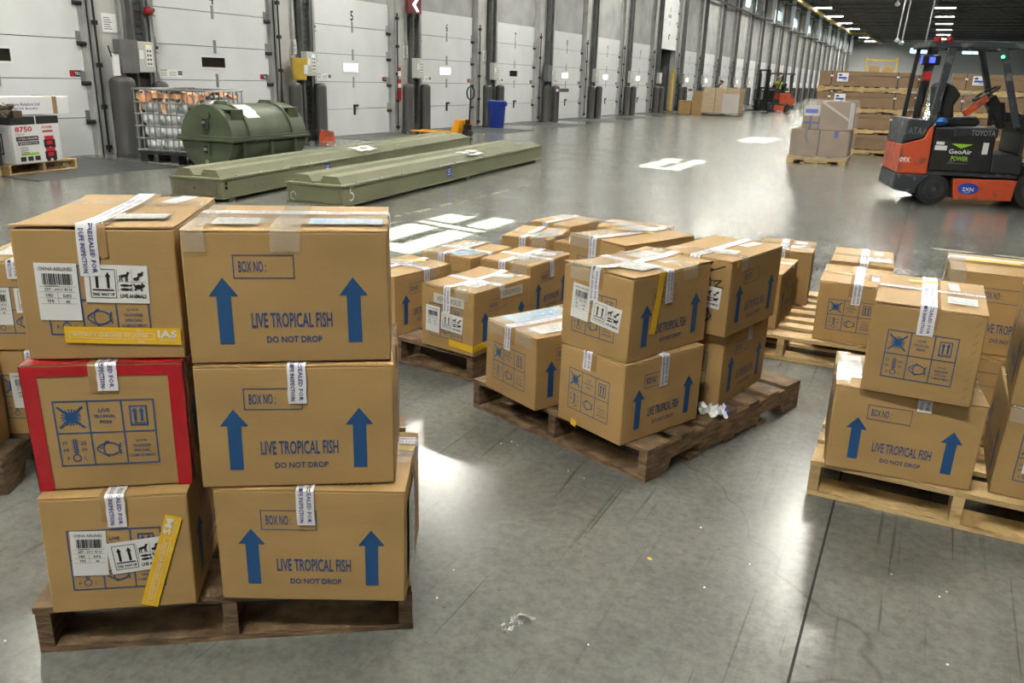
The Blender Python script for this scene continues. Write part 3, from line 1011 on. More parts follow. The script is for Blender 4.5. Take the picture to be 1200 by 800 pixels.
# ================================================================== FISH BOXES
def grid_art():
    """2 x 3 symbol panel printed on the short sides (origin at lower left of the panel)."""
    A = Art()
    W, H, t = .226, .176, .0032
    cw, ch_ = W / 3, H / 2
    for i in range(4):
        u = min(W - t, i * cw)
        A.rect(u, 0, u + t, H, 1, 4)
    for j in range(3):
        v = min(H - t, j * ch_)
        A.rect(0, v, W, v + t, 6)
    # crossed-out sun
    cx, cy = cw * .5, ch_ * 1.5
    for i in range(18):
        a = 2 * math.pi * i / 18
        A.stroke([(cx + .009 * math.cos(a), cy + .009 * math.sin(a)), (cx + .022 * math.cos(a), cy + .022 * math.sin(a))], .0030)
    A.disc(cx, cy, .013, n=16)
    A.stroke([(cx - .027, cy - .027), (cx + .027, cy + .027)], .0055).stroke([(cx - .027, cy + .027), (cx + .027, cy - .027)], .0055)
    # words
    for i, s_ in enumerate(('LIVE', 'TROPICAL', 'FISH')):
        hw = .0042 * len(s_)
        A.text(s_, cw * 1.5 - hw * .75, ch_ * 1.5 + .012 - i * .0155, cw * 1.5 + hw * .75, ch_ * 1.5 + .0215 - i * .0155, .012, 1)
    # two arrows in a frame
    cx = cw * 2.5
    A.frame(cx - .020, ch_ * 1.5 - .027, cx + .020, ch_ * 1.5 + .027, .0035)
    A.rect(cx - .014, ch_ * 1.5 - .021, cx + .014, ch_ * 1.5 - .0185)
    for dx in (-.0075, .0075):
        A.arrow(cx + dx, ch_ * 1.5 - .016, ch_ * 1.5 + .022, .013, .006, .012)
    # thermometer
    cx, cy = cw * .5, ch_ * .5
    ring = [(cx + .009 * math.cos(a / 12 * 2 * math.pi), cy - .022 + .009 * math.sin(a / 12 * 2 * math.pi)) for a in range(12)]
    A.stroke(ring, .0025, True)
    A.rect(cx - .0035, cy - .013, cx - .0012, cy + .030).rect(cx + .0012, cy - .013, cx + .0035, cy + .030)
    for i in range(6):
        A.rect(cx - .008, cy - .006 + i * .006, cx + .008, cy - .0045 + i * .006)
    for s_, u, v in (('77', -.029, .014), ('68', -.029, -.004), ('F.', -.022, -.028), ('25', .013, .014), ('20', .013, -.004), ('C.', .015, -.028)):
        A.text(s_, cx + u, cy + v, cx + u + (.013 if len(s_) == 2 and s_[1] != '.' else .009), cy + v + .0095, .01, 1)
    # fish
    cx, cy = cw * 1.5, ch_ * .5
    up, dn = [], []
    for i in range(13):
        q = i / 12
        a, hgt = cx - .027 + .054 * q, .017 * math.sin(math.pi * min(1, q * .93 + .02)) ** .8
        up.append((a, cy + hgt)); dn.append((a, cy - hgt))
    A.stroke(up, .0035).stroke(dn, .0035)
    A.stroke([(cx + .027, cy + .014), (cx + .022, cy), (cx + .027, cy - .014)], .0035)
    A.stroke([(cx - .002 + .010 * math.cos(a), cy + .021 * math.sin(a)) for a in [1.3 + i * .32 for i in range(12)]], .003)
    A.disc(cx - .017, cy + .002, .0022, n=8)
    # words
    for i, s_ in enumerate(('QUICK', 'TRANSFER', 'SPECIAL', 'COMPARTMENT')):
        hw = .0026 * len(s_) + .001
        A.text(s_, cw * 2.5 - hw, ch_ * .5 + .016 - i * .0135, cw * 2.5 + hw, ch_ * .5 + .0235 - i * .0135, .012, 1)
    return A
GRID = grid_art()

def long_art():
    frame = Art().frame(.117, .217, .262, .275, .0022)
    words = (Art().text('BOX NO :', .130, .232, .196, .260, .016), Art().text('LIVE TROPICAL FISH', .152, .092, .347, .131, .016),
             Art().text('DO NOT DROP', .185, .053, .320, .070, .020))
    a1 = Art().arrow(.09, .051, .219, .070, .034, .046)
    a2 = Art().arrow(.402, .051, .219, .070, .034, .046)
    return frame, words, a1, a2
LONG = long_art()

def live_art():
    A = Art()
    A.frame(.012, .012, .070, .083, .0015)
    for u in (.028, .053):
        A.arrow(u, .036, .076, .013, .0065, .012)
    A.rect(.017, .030, .065, .0335)
    A.text('THIS WAY UP', .016, .017, .066, .025, .03, 1)
    A.text('LIVE ANIMALS', .078, .013, .137, .023, .03, 1)
    # dog
    x, y = .077, .055
    A.poly([(x + .004, y + .014), (x + .018, y + .017), (x + .020, y + .023), (x + .026, y + .021), (x + .023, y + .016), (x + .020, y + .010), (x + .008, y + .008)])
    for dx, e in ((.004, -.002), (.007, .001), (.016, 0), (.019, .001)):
        A.stroke([(x + dx, y + .011), (x + dx + e, y)], .0026)
    A.stroke([(x + .004, y + .013), (x, y + .010)], .0014)
    # birds
    for bx, by in ((.116, .060), (.126, .071)):
        A.disc(bx, by, .0065, .0045, 10).disc(bx + .005, by + .005, .003, n=8)
    # fishes
    for by in (.044, .034):
        A.disc(.090, by, .011, .0035, 12)
        A.poly([(.098, by), (.105, by + .004), (.105, by - .004)])
    # turtle
    A.disc(.121, .041, .010, .006, 12).disc(.132, .044, .0035, n=8)
    for dx, dy in ((-.008, -.007), (.006, -.008), (-.010, .005), (.008, .007)):
        A.disc(.121 + dx, .041 + dy, .0028, n=6)
    A.rect(.0735, .028, .0742, .083).rect(.106, .028, .1066, .083).rect(.0735, .0525, .138, .0532)
    return A
LIVE = live_art()

def air_art():
    A, B = Art(), Art()
    B.text('CHINA AIRLINES', .008, .122, .084, .131, .01, 1)
    A.bars(.015, .088, .082, .115, 3)
    A.text('297 - 6011 4116', .018, .073, .080, .080, .02, 1)
    A.text('ORD', .018, .058, .036, .066, .015, 1).text('DPS', .058, .057, .076, .065, .015, 1)
    A.text('TPE', .020, .044, .036, .051, .015, 1).text('45', .062, .043, .072, .050, .015, 1)
    for v in (.083, .070, .055, .041):
        B.rect(.006, v, .088, v + .0007)
    B.rect(.046, .041, .0466, .070)
    A.rect(.02, .084, .05, .0852)
    for i in range(len(B.v)):
        pass
    return A, B
AIR = air_art()

def doc_art(w, h, seed=0):
    rr = random.Random(seed)
    A = Art()
    n = max(3, int(h / .011))
    for i in range(n):
        v = h * (.12 + .76 * i / n)
        u = w * .08
        while u < w * .85:
            l = rr.uniform(.008, .03)
            if rr.random() < .75:
                A.rect(u, v, min(w * .92, u + l), v + .0028)
            u += l + .004
    return A

TXT1, TXT2 = 'OPENED AND RESEALED FOR', 'U.S. FISH AND WILDLIFE INSPECTION'
SECT = 'SECURITY CHECKED BY JASTER'

class Carton:
    def __init__(s, label, x, y, rot, w, d, h, z, group=None, seed=0, bulge=.0028, prints=True, lift=.003, faces='FRBL', m='card'):
        rz = RAD(rot)
        c, sn = math.cos(rz), math.sin(rz)
        s.w, s.d, s.h = w, d, h
        s.t = thing('fish_box', label, 'box', (x + c * w / 2 - sn * d / 2, y + sn * w / 2 + c * d / 2, z), rz, group)
        rr = random.Random(seed * 7 + 1)
        s.rr = rr
        s.b = bulge
        s.lift = lift
        s.j = {(a, b_, e): Vector([rr.uniform(-.0035, .0035) for _ in range(2)] + [0]) for a in (0, 1) for b_ in (0, 1) for e in (0, 1)}
        for k in s.j:
            if k[2] == 1:
                s.j[k] = s.j[k] * 1.5
        n = 7
        body = MB()
        hb = h - .0045
        W = lambda p: s.warp(Vector(p))
        body.sheet(lambda u, v: W((-w / 2 + u * w, -d / 2, v * hb)), n, n)
        body.sheet(lambda u, v: W((w / 2, -d / 2 + u * d, v * hb)), n, n)
        body.sheet(lambda u, v: W((w / 2 - u * w, d / 2, v * hb)), n, n)
        body.sheet(lambda u, v: W((-w / 2, d / 2 - u * d, v * hb)), n, n)
        body.sheet(lambda u, v: W((-w / 2 + u * w, -d / 2 + v * d, hb)), n, n)
        body.sheet(lambda u, v: W((-w / 2 + u * w, d / 2 - v * d, 0)), n, n)
        me = body.mesh('carton', m)
        import bmesh
        bm = bmesh.new(); bm.from_mesh(me)
        bmesh.ops.remove_doubles(bm, verts=bm.verts, dist=1e-5)
        bm.to_mesh(me); bm.free()
        shade(me, 35)
        ob = link('carton', me, s.t)
        md = ob.modifiers.new('bevel', 'BEVEL'); md.width = .004; md.segments = 2; md.limit_method = 'ANGLE'; md.angle_limit = RAD(50)
        # two top flaps that meet along the long axis
        lx = w >= d
        for sd in (-1, 1):
            fl = MB()
            def P(u, v, top):
                a = -1 + 2 * u
                zz = hb + .0008 + (.0034 if top else 0) + lift * abs(a) ** 5 * (1 if sd < 0 else .4)
                if lx:
                    return W((-w / 2 + u * w, sd * (.0012 + v * (d / 2 - .001)), zz))
                return W((sd * (.0012 + v * (w / 2 - .001)), -d / 2 + u * d, zz))
            nu, nv = 8, 2
            flip = (sd > 0) != lx
            def grid(top):
                return [P(i / nu, j / nv, top) for j in range(nv + 1) for i in range(nu + 1)]
            o1, o2 = grid(True), grid(False)
            N = len(o1)
            fs = []
            for jj in range(nv):
                for ii in range(nu):
                    q = (jj * (nu + 1) + ii, jj * (nu + 1) + ii + 1, (jj + 1) * (nu + 1) + ii + 1, (jj + 1) * (nu + 1) + ii)
                    fs.append(q if not flip else q[::-1])
                    q2 = tuple(N + i for i in q)
                    fs.append(q2[::-1] if not flip else q2)
            rim = [i for i in range(nu)] + [i * (nu + 1) + nu for i in range(nv)] + [nv * (nu + 1) + nu - i for i in range(nu)] + [(nv - i) * (nu + 1) for i in range(nv)]
            for i in range(len(rim)):
                a, b_ = rim[i], rim[(i + 1) % len(rim)]
                fs.append((a, N + a, N + b_, b_) if not flip else (b_, N + b_, N + a, a))
            fl.add(o1 + o2, fs)
            fl.build('flap', m, s.t, smooth=True)
        # kraft tape along the seam and down both ends
        s.strip('kraft_tape', 'kraft_tape', 'x' if lx else 'y', .062, .07, .07, .0012)
        if prints:
            for f in faces:
                s.print_face(f)
    def warp(s, p):
        w, d, h = s.w, s.d, s.h
        a, b_, e = 2 * p.x / w, 2 * p.y / d, 2 * p.z / h - 1
        q = p.copy()
        ca, cb, ce = max(0, 1 - a * a), max(0, 1 - b_ * b_), max(0, 1 - e * e)
        q.x += s.b * a * cb * ce
        q.y += s.b * b_ * ca * ce
        u, v, t = (a + 1) / 2, (b_ + 1) / 2, (e + 1) / 2
        for i in (0, 1):
            for j in (0, 1):
                for k in (0, 1):
                    q += s.j[i, j, k] * ((u if i else 1 - u) * (v if j else 1 - v) * (t if k else 1 - t))
        return q
    def fl(s, f):
        return s.w if f in 'FBT' else s.d
    def pt(s, f, off):
        w, d, h = s.w, s.d, s.h
        base = {'F': lambda u, v: (-w / 2 + u, -d / 2 - off, v), 'B': lambda u, v: (w / 2 - u, d / 2 + off, v),
                'R': lambda u, v: (w / 2 + off, -d / 2 + u, v), 'L': lambda u, v: (-w / 2 - off, d / 2 - u, v),
                'T': lambda u, v: (-w / 2 + u, -d / 2 + v, h + off)}[f]
        return lambda u, v: s.warp(Vector(base(u, v)))
    def print_face(s, f):
        L = s.fl(f)
        if L > .42:
            k, kv = L / .49, s.h / .333
            fn = lambda u, v, p=s.pt(f, .0013): p(u * k, v * kv)
            LONG[0].place(fn, 'number_frame', 'blue_line', s.t)
            for wd in LONG[1]:
                wd.place(fn, 'lettering', 'blue_line', s.t)
            LONG[2].place(fn, 'up_arrow', 'blue_ink', s.t)
            LONG[3].place(fn, 'up_arrow', 'blue_ink', s.t)
        else:
            k, kv = L / .355, s.h / .333
            fn = lambda u, v, p=s.pt(f, .0013): p((.058 + u) * k, (.066 + v) * kv)
            GRID.place(fn, 'symbol_grid', 'blue_ink', s.t)
    def smap(s, axis, c):
        """map (run along strip, across, offset) over top and down the sides"""
        w, d, h = s.w, s.d, s.h
        def fn(a, t, off):
            if axis == 'y':
                if a < 0: p = (c + t, -d / 2 - off, h + a)
                elif a <= d: p = (c + t, -d / 2 + a, h + off)
                else: p = (c + t, d / 2 + off, h - (a - d))
            else:
                if a < 0: p = (-w / 2 - off, c + t, h + a)
                elif a <= w: p = (-w / 2 + a, c + t, h + off)
                else: p = (w / 2 + off, c + t, h - (a - w))
            return s.warp(Vector(p))
        return fn
    def rise(s, axis):
        """a strip along the flaps follows their lifted ends; one across them lies flat"""
        return s.lift if (axis == 'x') == (s.w >= s.d) else 0.0
    def strip(s, name, m, axis, width, dr0, dr1, off, c=0.0, wob=0.0, parent=None):
        fn = s.smap(axis, c)
        L = s.w if axis == 'x' else s.d
        st = [-dr0 + dr0 * i / 4 for i in range(4)] if dr0 else []
        st += [-.0015] if dr0 else []
        st += [.0015 if dr0 else 0.0] + [L * i / 12 for i in range(1, 12)] + [L - .0015 if dr1 else L]
        st += [L + .0015] + [L + dr1 * i / 4 for i in range(1, 5)] if dr1 else []
        b = MB()
        v = []
        for i, a in enumerate(st):
            o = s.rr.uniform(-wob, wob)
            lo = off + .0018 + s.rr.uniform(0, wob)
            if 0 <= a <= L:
                lo += s.rise(axis) * (abs(2 * a / L - 1)) ** 5
            for t in (-.5, 0, .5):
                v.append(fn(a, t * width + o, lo))
        fs = []
        for i in range(len(st) - 1):
            for t in (0, 1):
                q = (i * 3 + t, i * 3 + t + 1, (i + 1) * 3 + t + 1, (i + 1) * 3 + t)
                fs.append(q if axis == 'y' else q[::-1])
        b.add(v, fs)
        return b.build(name, m, s.t, smooth=True)
    def tape(s, axis, dr0=.11, dr1=.08, c=0.0, width=.046, text=True):
        o = s.strip('inspection_tape', 'white_tape', axis, width, dr0, dr1, .0018, c, .0012)
        if not text:
            return s
        fn = s.smap(axis, c)
        L = s.w if axis == 'x' else s.d
        A = Art()
        tot = L + dr0 + dr1
        e = tot - .008
        while e > .05:
            a = max(.006, e - .205)
            k = (e - a) / .205
            n1, n2 = max(4, int(len(TXT1) * k)), max(5, int(len(TXT2) * k))
            A.text(TXT1[-n1:].strip(), a, .004, e, .0150, .016, 1)
            A.text(TXT2[-n2:].strip(), a, -.0160, e, -.005, .016, 1)
            e = a - .02
        def f2(u, v):
            run = (tot - u - dr0) if axis == 'y' else (u - dr0)
            lo = .0047 + (s.rise(axis) * abs(2 * run / L - 1) ** 5 if 0 <= run <= L else .0006)
            return fn(run, v, lo)
        A.place(f2, 'tape_lettering', 'purple_ink', o)
        return s
    def rot_fn(s, f, u, v, a, off):
        p = s.pt(f, off)
        ca, sa = math.cos(a), math.sin(a)
        return lambda x, y: p(u + ca * x - sa * y, v + sa * x + ca * y)
    def air(s, f, u, v, a=0.0, k=1.0, off=.0026):
        r = Art().rect(0, 0, .094 * k, .140 * k, 4, 4).place(s.rot_fn(f, u, v, a, off), 'airline_label', 'paper', s.t)
        fn = s.rot_fn(f, u, v, a, off + .0009)
        AIR[0].place(lambda x, y: fn(x * k, y * k), 'label_print', 'black_ink', r, kind='stuff')
        AIR[1].place(lambda x, y: fn(x * k, y * k), 'label_print', 'grey_ink', r, kind='stuff')
        return s
    def live(s, f, u, v, a=0.0, k=1.0, off=.0029):
        r = Art().rect(0, 0, .143 * k, .093 * k, 4, 4).place(s.rot_fn(f, u, v, a, off), 'live_animals_label', 'paper', s.t)
        fn = s.rot_fn(f, u, v, a, off + .0009)
        LIVE.place(lambda x, y: fn(x * k, y * k), 'label_print', 'black_ink', r)
        return s
    def security(s, f, u0, v0, u1, v1, wd=.042, off=.0040, logo='IAS', text=True):
        L = math.hypot(u1 - u0, v1 - v0)
        a = math.atan2(v1 - v0, u1 - u0)
        r = Art().rect(0, -wd / 2, L, wd / 2, 8, 1).place(s.rot_fn(f, u0, v0, a, off), 'security_tape', 'yellow_tape', s.t)
        if text:
            A = Art()
            A.frame(.010, -.008, L * .77, .008, .0009)
            A.text(SECT, .018, -.0048, L * .72, .0048, .0, 1)
            A.text('TIPS', L * .62, .011, L * .68, .017, .0, 1).text('TIPS', L * .62, -.018, L * .68, -.012, .0, 1)
            A.text(logo, L * .80, -.003, L * .97, .016, .03, 1)
            A.text('JASTER', L * .81, -.012, L * .96, -.007, .0, 1)
            A.place(s.rot_fn(f, u0, v0, a, off + .0009), 'tape_lettering', 'paper', r)
        return s
    def doc(s, u, v, w_, h_, a=0.0, m='paper', off=.0062, seed=1, pouch=False, face='T'):
        r = Art().rect(0, 0, w_, h_, 3, 2).place(s.rot_fn(face, u, v, a, off), 'document', m, s.t)
        doc_art(w_, h_, seed).place(s.rot_fn(face, u, v, a, off + .0009), 'document_print', 'grey_ink' if m == 'paper' else 'sticker_blue', r)
        if pouch:
            Art().rect(-.012, -.012, w_ + .012, h_ + .012, 4, 3).place(s.rot_fn(face, u, v, a, off + .002), 'clear_pouch', 'clear_tape', s.t)
        return s
    def clear(s, axis, c=0.0, width=.07, dr0=.05, dr1=.05):
        s.strip('clear_tape', 'clear_tape', axis, width, dr0, dr1, .0045, c, .002)
        return s
    def red_edges(s):
        w_, d, h, t = s.w, s.d, s.h, .034
        for f in 'FRBL':
            L = s.fl(f)
            A = Art().rect(0, 0, t, h - .001, 1, 6).rect(L - t, 0, L, h - .001, 1, 6).rect(t, h - t * .8, L - t, h - .001, 6, 1)
            A.place(s.pt(f, .0022), 'red_tape', 'red_tape', s.t)
        A = Art().rect(0, 0, s.w, t, 6).rect(0, d - t, s.w, d, 6).rect(0, t, t, d - t, 1, 6).rect(s.w - t, t, s.w, d - t, 1, 6)
        A.place(s.pt('T', .0022), 'red_tape', 'red_tape', s.t)
        return s
    def scrawl(s, f, lines, t=.004, m='black_ink', off=.0016, name='handwriting'):
        A = Art()
        for l in lines:
            A.stroke(l, t)
        A.place(s.pt(f, off), name, m, s.t)
        return s
    def words(s, f, text, u, v, u1, v1, m='black_ink', off=.0016, bold=.0, name='lettering', a=0.0):
        Art().text(text, 0, 0, u1 - u, v1 - v, bold).place(s.rot_fn(f, u, v, a, off), name, m, s.t)
        return s

G = None
H3 = .333
# ---- front stack (column of short ends, column of long sides)
c = Carton('box with two white air labels atop the red-taped box', -1.867, 1.165, 34.1, .362, .496, .326, .8065, seed=1, lift=.006)
c.tape('y', .115, .06, -.012).air('F', .041, .103, -.02).live('F', .150, .147, -.03).security('F', .090, .066, .356, .058)
c.doc(.20, .09, .12, .075, .05, pouch=True, seed=2).doc(.24, .36, .05, .13, -.25, seed=3).clear('x', .1)
c.scrawl('F', [[(.125, .035), (.135, .045), (.15, .046), (.16, .036)]], .004, 'card_edge')
c = Carton('top box with plain long side and a blue document on its lid', -1.527, 1.346, 34.2, .483, .375, .330, .8065, seed=2, lift=.001)
c.tape('x', .05, .05, .05).doc(.06, .05, .11, .09, .0, seed=4).doc(.29, .055, .18, .085, 0, 'paper_blue', seed=5)
c.clear('y', .0, .07).clear('x', -.09, .10).clear('y', -.21, .05)
c = Carton('box edged all round in red tape', -1.854, 1.129, 36.5, .362, .488, .329, .4735, seed=3, lift=0)
c.tape('y', .065, .06, .01).red_edges()
c = Carton('long-side box in the middle of the stack next to the red-taped box', -1.518, 1.338, 33.0, .490, .360, .330, .4735, seed=4, lift=0)
c.tape('y', .098, .06, .005)
c = Carton('bottom box with a slanted yellow tape across its white labels', -1.826, 1.093, 36.0, .357, .490, .330, PZ, seed=5, lift=.001)
c.tape('y', .085, .06, .005).air('F', .063, .110, -.03, .92).live('F', .158, .108, .10, .98).security('F', .238, .008, .322, .268, .042, logo='SM')
c = Carton('bottom long-side box with a torn label on its narrow end', -1.494, 1.352, 27.6, .489, .375, .330, PZ, seed=6, lift=.001)
c.tape('y', .098, .08, -.01).tape('x', .02, .05, .12).clear('x', .05, .09).security('T', .40, .26, .489, .25, .03, text=False, off=.0062)
c.words('T', 'BOX-28', .40, .055, .30, .022, off=.0056)
c.doc(.05, .03, .12, .26, .03, face='R', seed=8)

# ---- stack on the pallet with the film scrap
c = Carton('low box with blue and white documents on its lid beside the two-high stack', -1.645, 3.113, -26.7, .362, .445, .322, PZ, seed=11)
c.tape('y', .10, .06, -.02, text=True).doc(.025, .06, .11, .34, .0, 'paper_blue', seed=9).doc(.23, .05, .10, .30, 0, seed=10).clear('y', .1, .11).clear('y', -.11, .11)
c.security('T', .12, .33, .30, .40, .03, text=False, off=.008)
c = Carton('lower box with two white tapes over its top edges', -1.212, 2.953, -24.7, .357, .469, .331, PZ, seed=12, lift=.001)
c.tape('y', .075, .05, -.02).tape('x', .04, .125, -.01).security('F', .085, .012, .115, .006, .03, text=False)
c = Carton('upper box with lifted flap, crossed white tapes and a yellow strip', -1.214, 2.946, -20.7, .345, .505, .331, .4725, seed=13, lift=.010)
c.tape('y', .12, .05, -.01).tape('x', .04, .125, -.03).air('F', .048, .125, -.06).live('F', .155, .125, -.10).security('R', .135, .095, .170, .333, .036, text=False)
c.doc(.19, .10, .11, .09, .1, pouch=True, seed=12).doc(.06, .30, .10, .14, 0, seed=13).clear('y', -.07, .12).clear('x', .1, .10)
c = Carton('upper box with numbers handwritten in black marker on its end', -.966, 3.436, -13.4, .335, .510, .329, .4725, seed=14)
c.tape('y', .02, .05, .0).live('F', .155, .125, -.05).doc(.20, .10, .09, .10, .2, seed=14).doc(.20, .33, .05, .13, -.1, seed=15).clear('x', -.15, .06)
c.scrawl('F', [[(.21, .305), (.25, .315), (.225, .290), (.255, .285), (.215, .262)], [(.24, .275), (.305, .305)],
               [(.215, .235), (.245, .245), (.215, .215), (.25, .212)], [(.265, .238), (.295, .243), (.27, .215), (.305, .213)],
               [(.21, .08), (.245, .11), (.265, .085), (.24, .055), (.215, .05)], [(.215, .04), (.22, .12)]], .006)
c.security('R', .045, .30, .05, .333, .02, text=False)
c = Carton('lower box at the pallet corner below the marker-numbered box', -.985, 3.476, -11.9, .350, .482, .330, PZ, seed=15, lift=.0)
c.tape('x', .03, .075, .02)
c = Carton('upper box with a yellow strip on its lid behind the crossed-tape box', -1.441, 3.552, -24.2, .352, .475, .331, .4725, seed=16, lift=.005)
c.tape('y', .12, .05, -.02).security('T', .02, .25, .22, .33, .03, text=False, off=.0062).doc(.03, .28, .14, .16, 0, seed=16).clear('y', -.1, .11)
c = Carton('lower box hidden between the two-high boxes', -1.44, 3.57, -24.2, .352, .465, .331, PZ, seed=17, lift=0)

# ---- pallet with the venomous box
c = Carton('box marked venomous with a yellow tape round its foot', -2.226, 3.483, -9.0, .345, .50, .328, PZ, seed=21, lift=.007)
c.tape('y', .125, .04, .0).tape('x', .03, .02, -.02).air('F', .03, .085, -.03).live('F', .135, .112, -.05, .98)
c.security('F', .19, .050, .345, .040, .036, text=False).security('R', .0, .040, .16, .050, .036, text=False)
for f, u, v in (('F', .085, .245), ('R', .215, .262)):
    r = Art().rect(0, 0, .20, .05, 4, 2).place(c.pt(f, .0032) if False else c.rot_fn(f, u, v, -.03, .0032), 'warning_label', 'venom_paper', c.t)
    Art().text('VENOMOUS', .02, .012, .18, .038, .0).place(c.rot_fn(f, u, v, -.03, .0041), 'label_print', 'grey_ink', r)
c.doc(.20, .09, .09, .10, .1, seed=21).doc(.18, .35, .12, .07, .4, seed=22).clear('y', .1, .08)
c = Carton('low box with yellow film on its lid beside the venomous box', -2.75, 3.568, -10.3, .345, .462, .328, PZ, seed=22)
c.tape('y', .05, .05, -.02).tape('x', .04, .10, .02).security('T', .03, .25, .20, .40, .05, text=False, off=.0062).clear('x', .06, .12)
c = Carton('low box with blue document pouch behind the venomous box', -2.649, 4.156, -4.7, .354, .456, .330, PZ, seed=23)
c.tape('y', .09, .05, -.03).doc(.16, .05, .12, .18, -.4, 'paper_blue', seed=23, pouch=True).doc(.05, .2, .09, .2, 0, seed=24).clear('y', -.08, .11).tape('x', .0, .05, -.02, text=False)
c = Carton('low box with a torn white patch on its lid and tape over its side', -2.259, 4.178, -5.9, .352, .47, .330, PZ, seed=24)
c.tape('y', .10, .05, -.02).tape('x', .03, .10, .0).doc(.19, .10, .08, .08, .6, seed=25, pouch=True).doc(.20, .28, .12, .10, .2, seed=26).clear('y', .1, .10)
# ---- pallet by the sunlit floor patch
c = Carton('low box with tape-wrapped lid nearest the sunlit floor patch', -2.486, 4.881, 6.5, .348, .456, .330, PZ, seed=31)
c.tape('y', .10, .05, -.02).doc(.13, .08, .14, .26, -.5, seed=31, pouch=True).clear('x', -.05, .14).clear('y', .1, .10)
c = Carton('half-hidden low box tucked against the tape-wrapped lid box', -2.105, 4.905, -3, .33, .45, .330, PZ, seed=32)
c.doc(.08, .04, .16, .30, 0, seed=32, pouch=True).clear('x', -.1, .12)
c = Carton('rearmost low box with white film corner beyond the tape-wrapped lid box', -2.575, 5.538, -8.9, .355, .445, .330, PZ, seed=33)
c.tape('y', .06, .04, -.04).doc(.05, .2, .1, .2, .1, seed=33, pouch=True).clear('x', .1, .14)
c = Carton('rearmost low box turned sideways with paper-covered lid', -2.080, 5.650, 1.5, .494, .345, .330, PZ, seed=34)
c.doc(.08, .08, .2, .14, 0, seed=34, pouch=True).tape('x', .05, .05, .06).clear('x', .0, .16)

# ---- pale pallet with bare boards
c = Carton('box with white tape and label standing at the back edge of the bare-board pallet', -.886, 5.42, 4.7, .345, .41, .345, PZ, seed=41, faces='RBL')
c.tape('y', .05, .03, -.02).doc(.20, .10, .12, .10, 0, seed=41).doc(.22, .26, .07, .09, 0, seed=42).clear('x', .0, .08)
c = Carton('box with shadowed symbol side beside the bare pallet boards', -.983, 4.788, -1.3, .36, .50, .325, PZ, seed=42, faces='FRBL')
c.tape('x', .0, .02, .08, text=False)
c = Carton('symbol-grid box with yellow strip on its lid at the bare-board pallet', -.418, 4.724, 2.0, .375, .495, .332, PZ, seed=43, lift=.004)
c.tape('y', .11, .03, .01).security('T', .02, .27, .18, .25, .03, text=False, off=.0062).doc(.26, .12, .10, .16, 0, seed=43, pouch=True).clear('x', .02, .07)
c = Carton('box right behind the yellow-strip symbol-grid box', -.42, 5.324, 3.0, .352, .503, .333, PZ, seed=44, lift=.004)
c.tape('y', .05, .03, .01).doc(.20, .10, .14, .16, 0, seed=44, pouch=True).doc(.24, .33, .05, .1, 0, seed=45).clear('x', -.02, .06)

# ---- stack at the honey-coloured pallet
c = Carton('lower long-side box with white tape end under the big symbol-grid box', -.158, 3.041, 5.3, .492, .403, .326, PZ, seed=51, lift=.001)
c.tape('y', .055, .04, .05).doc(.02, .10, .07, .26, 0, seed=51, pouch=True).clear('x', .05, .10).clear('x', -.08, .06).clear('y', -.22, .05, .0, .0)
c = Carton('big symbol-grid box with wide lettered tape crossing a thin one', -.081, 3.018, .2, .356, .490, .327, .4695, seed=52, lift=.004, bulge=.004)
c.tape('y', .095, .06, -.005, .052).tape('x', .03, .05, .03, .03).doc(.23, .10, .095, .10, -.02, seed=52).doc(.24, .31, .035, .12, .05, seed=53).security('T', .10, .40, .20, .41, .03, text=False, off=.0062)
c.scrawl('F', [[(.325, .03 + i * .032), (.338, .042 + i * .032)] for i in range(9)], .003, 'card_edge')
c = Carton('lower end box with white label under its twin by the big symbol-grid box', .394, 3.106, 0.0, .355, .49, .333, PZ, seed=53, lift=.001)
c.air('F', .08, .10, 0).clear('y', -.13, .08)
c = Carton('upper end box stacked next to the big symbol-grid box', .398, 3.118, -1.0, .355, .49, .333, .4755, seed=54)
c.tape('y', .1, .05, 0)
c = Carton('long-side box with yellow strip and hanging airline label behind the big symbol-grid box', .165, 3.712, 1.8, .49, .403, .333, .4745, seed=55, lift=.002)
c.tape('x', .03, .04, .10).tape('y', .22, .05, .12, .06).air('F', .265, .075, -.02).security('T', .06, .25, .27, .25, .05, text=False, off=.0062).clear('y', -.22, .06)
c = Carton('lower box under the yellow-strip long-side box', .14, 3.66, 1.0, .50, .42, .333, PZ, seed=56, lift=.0)

# ---- stack behind, at the picture's edge
c = Carton('upper box with live animals label behind the red-taped box stack', -3.01, 1.70, 33, .355, .47, .333, .4745, seed=61)
c.tape('y', .06, .05, -.02).live('F', .15, .145, 0).air('F', .04, .10, 0).doc(.05, .1, .12, .3, 0, seed=61, pouch=True).clear('y', .1, .1)
c = Carton('lower box with live animals label behind the red-taped box stack', -3.00, 1.69, 33, .355, .47, .333, PZ, seed=62, lift=0)
c.live('F', .20, .13, 0).air('F', .09, .11, 0).tape('y', .14, .05, -.0)
c = Carton('upper rear box with papered lid behind the red-taped box stack', -3.40, 2.12, 33, .40, .40, .333, .4745, seed=63)
c.doc(.05, .1, .12, .2, 0, seed=62, pouch=True).tape('y', .06, .05, -.02)
c = Carton('lower rear box behind the red-taped box stack', -3.39, 2.11, 33, .40, .40, .333, PZ, seed=64, lift=0)
c = Carton('plain-sided box at the pallet corner behind the red-taped box stack', -3.085, 1.29, 33, .355, .27, .333, PZ, seed=65, prints=False)

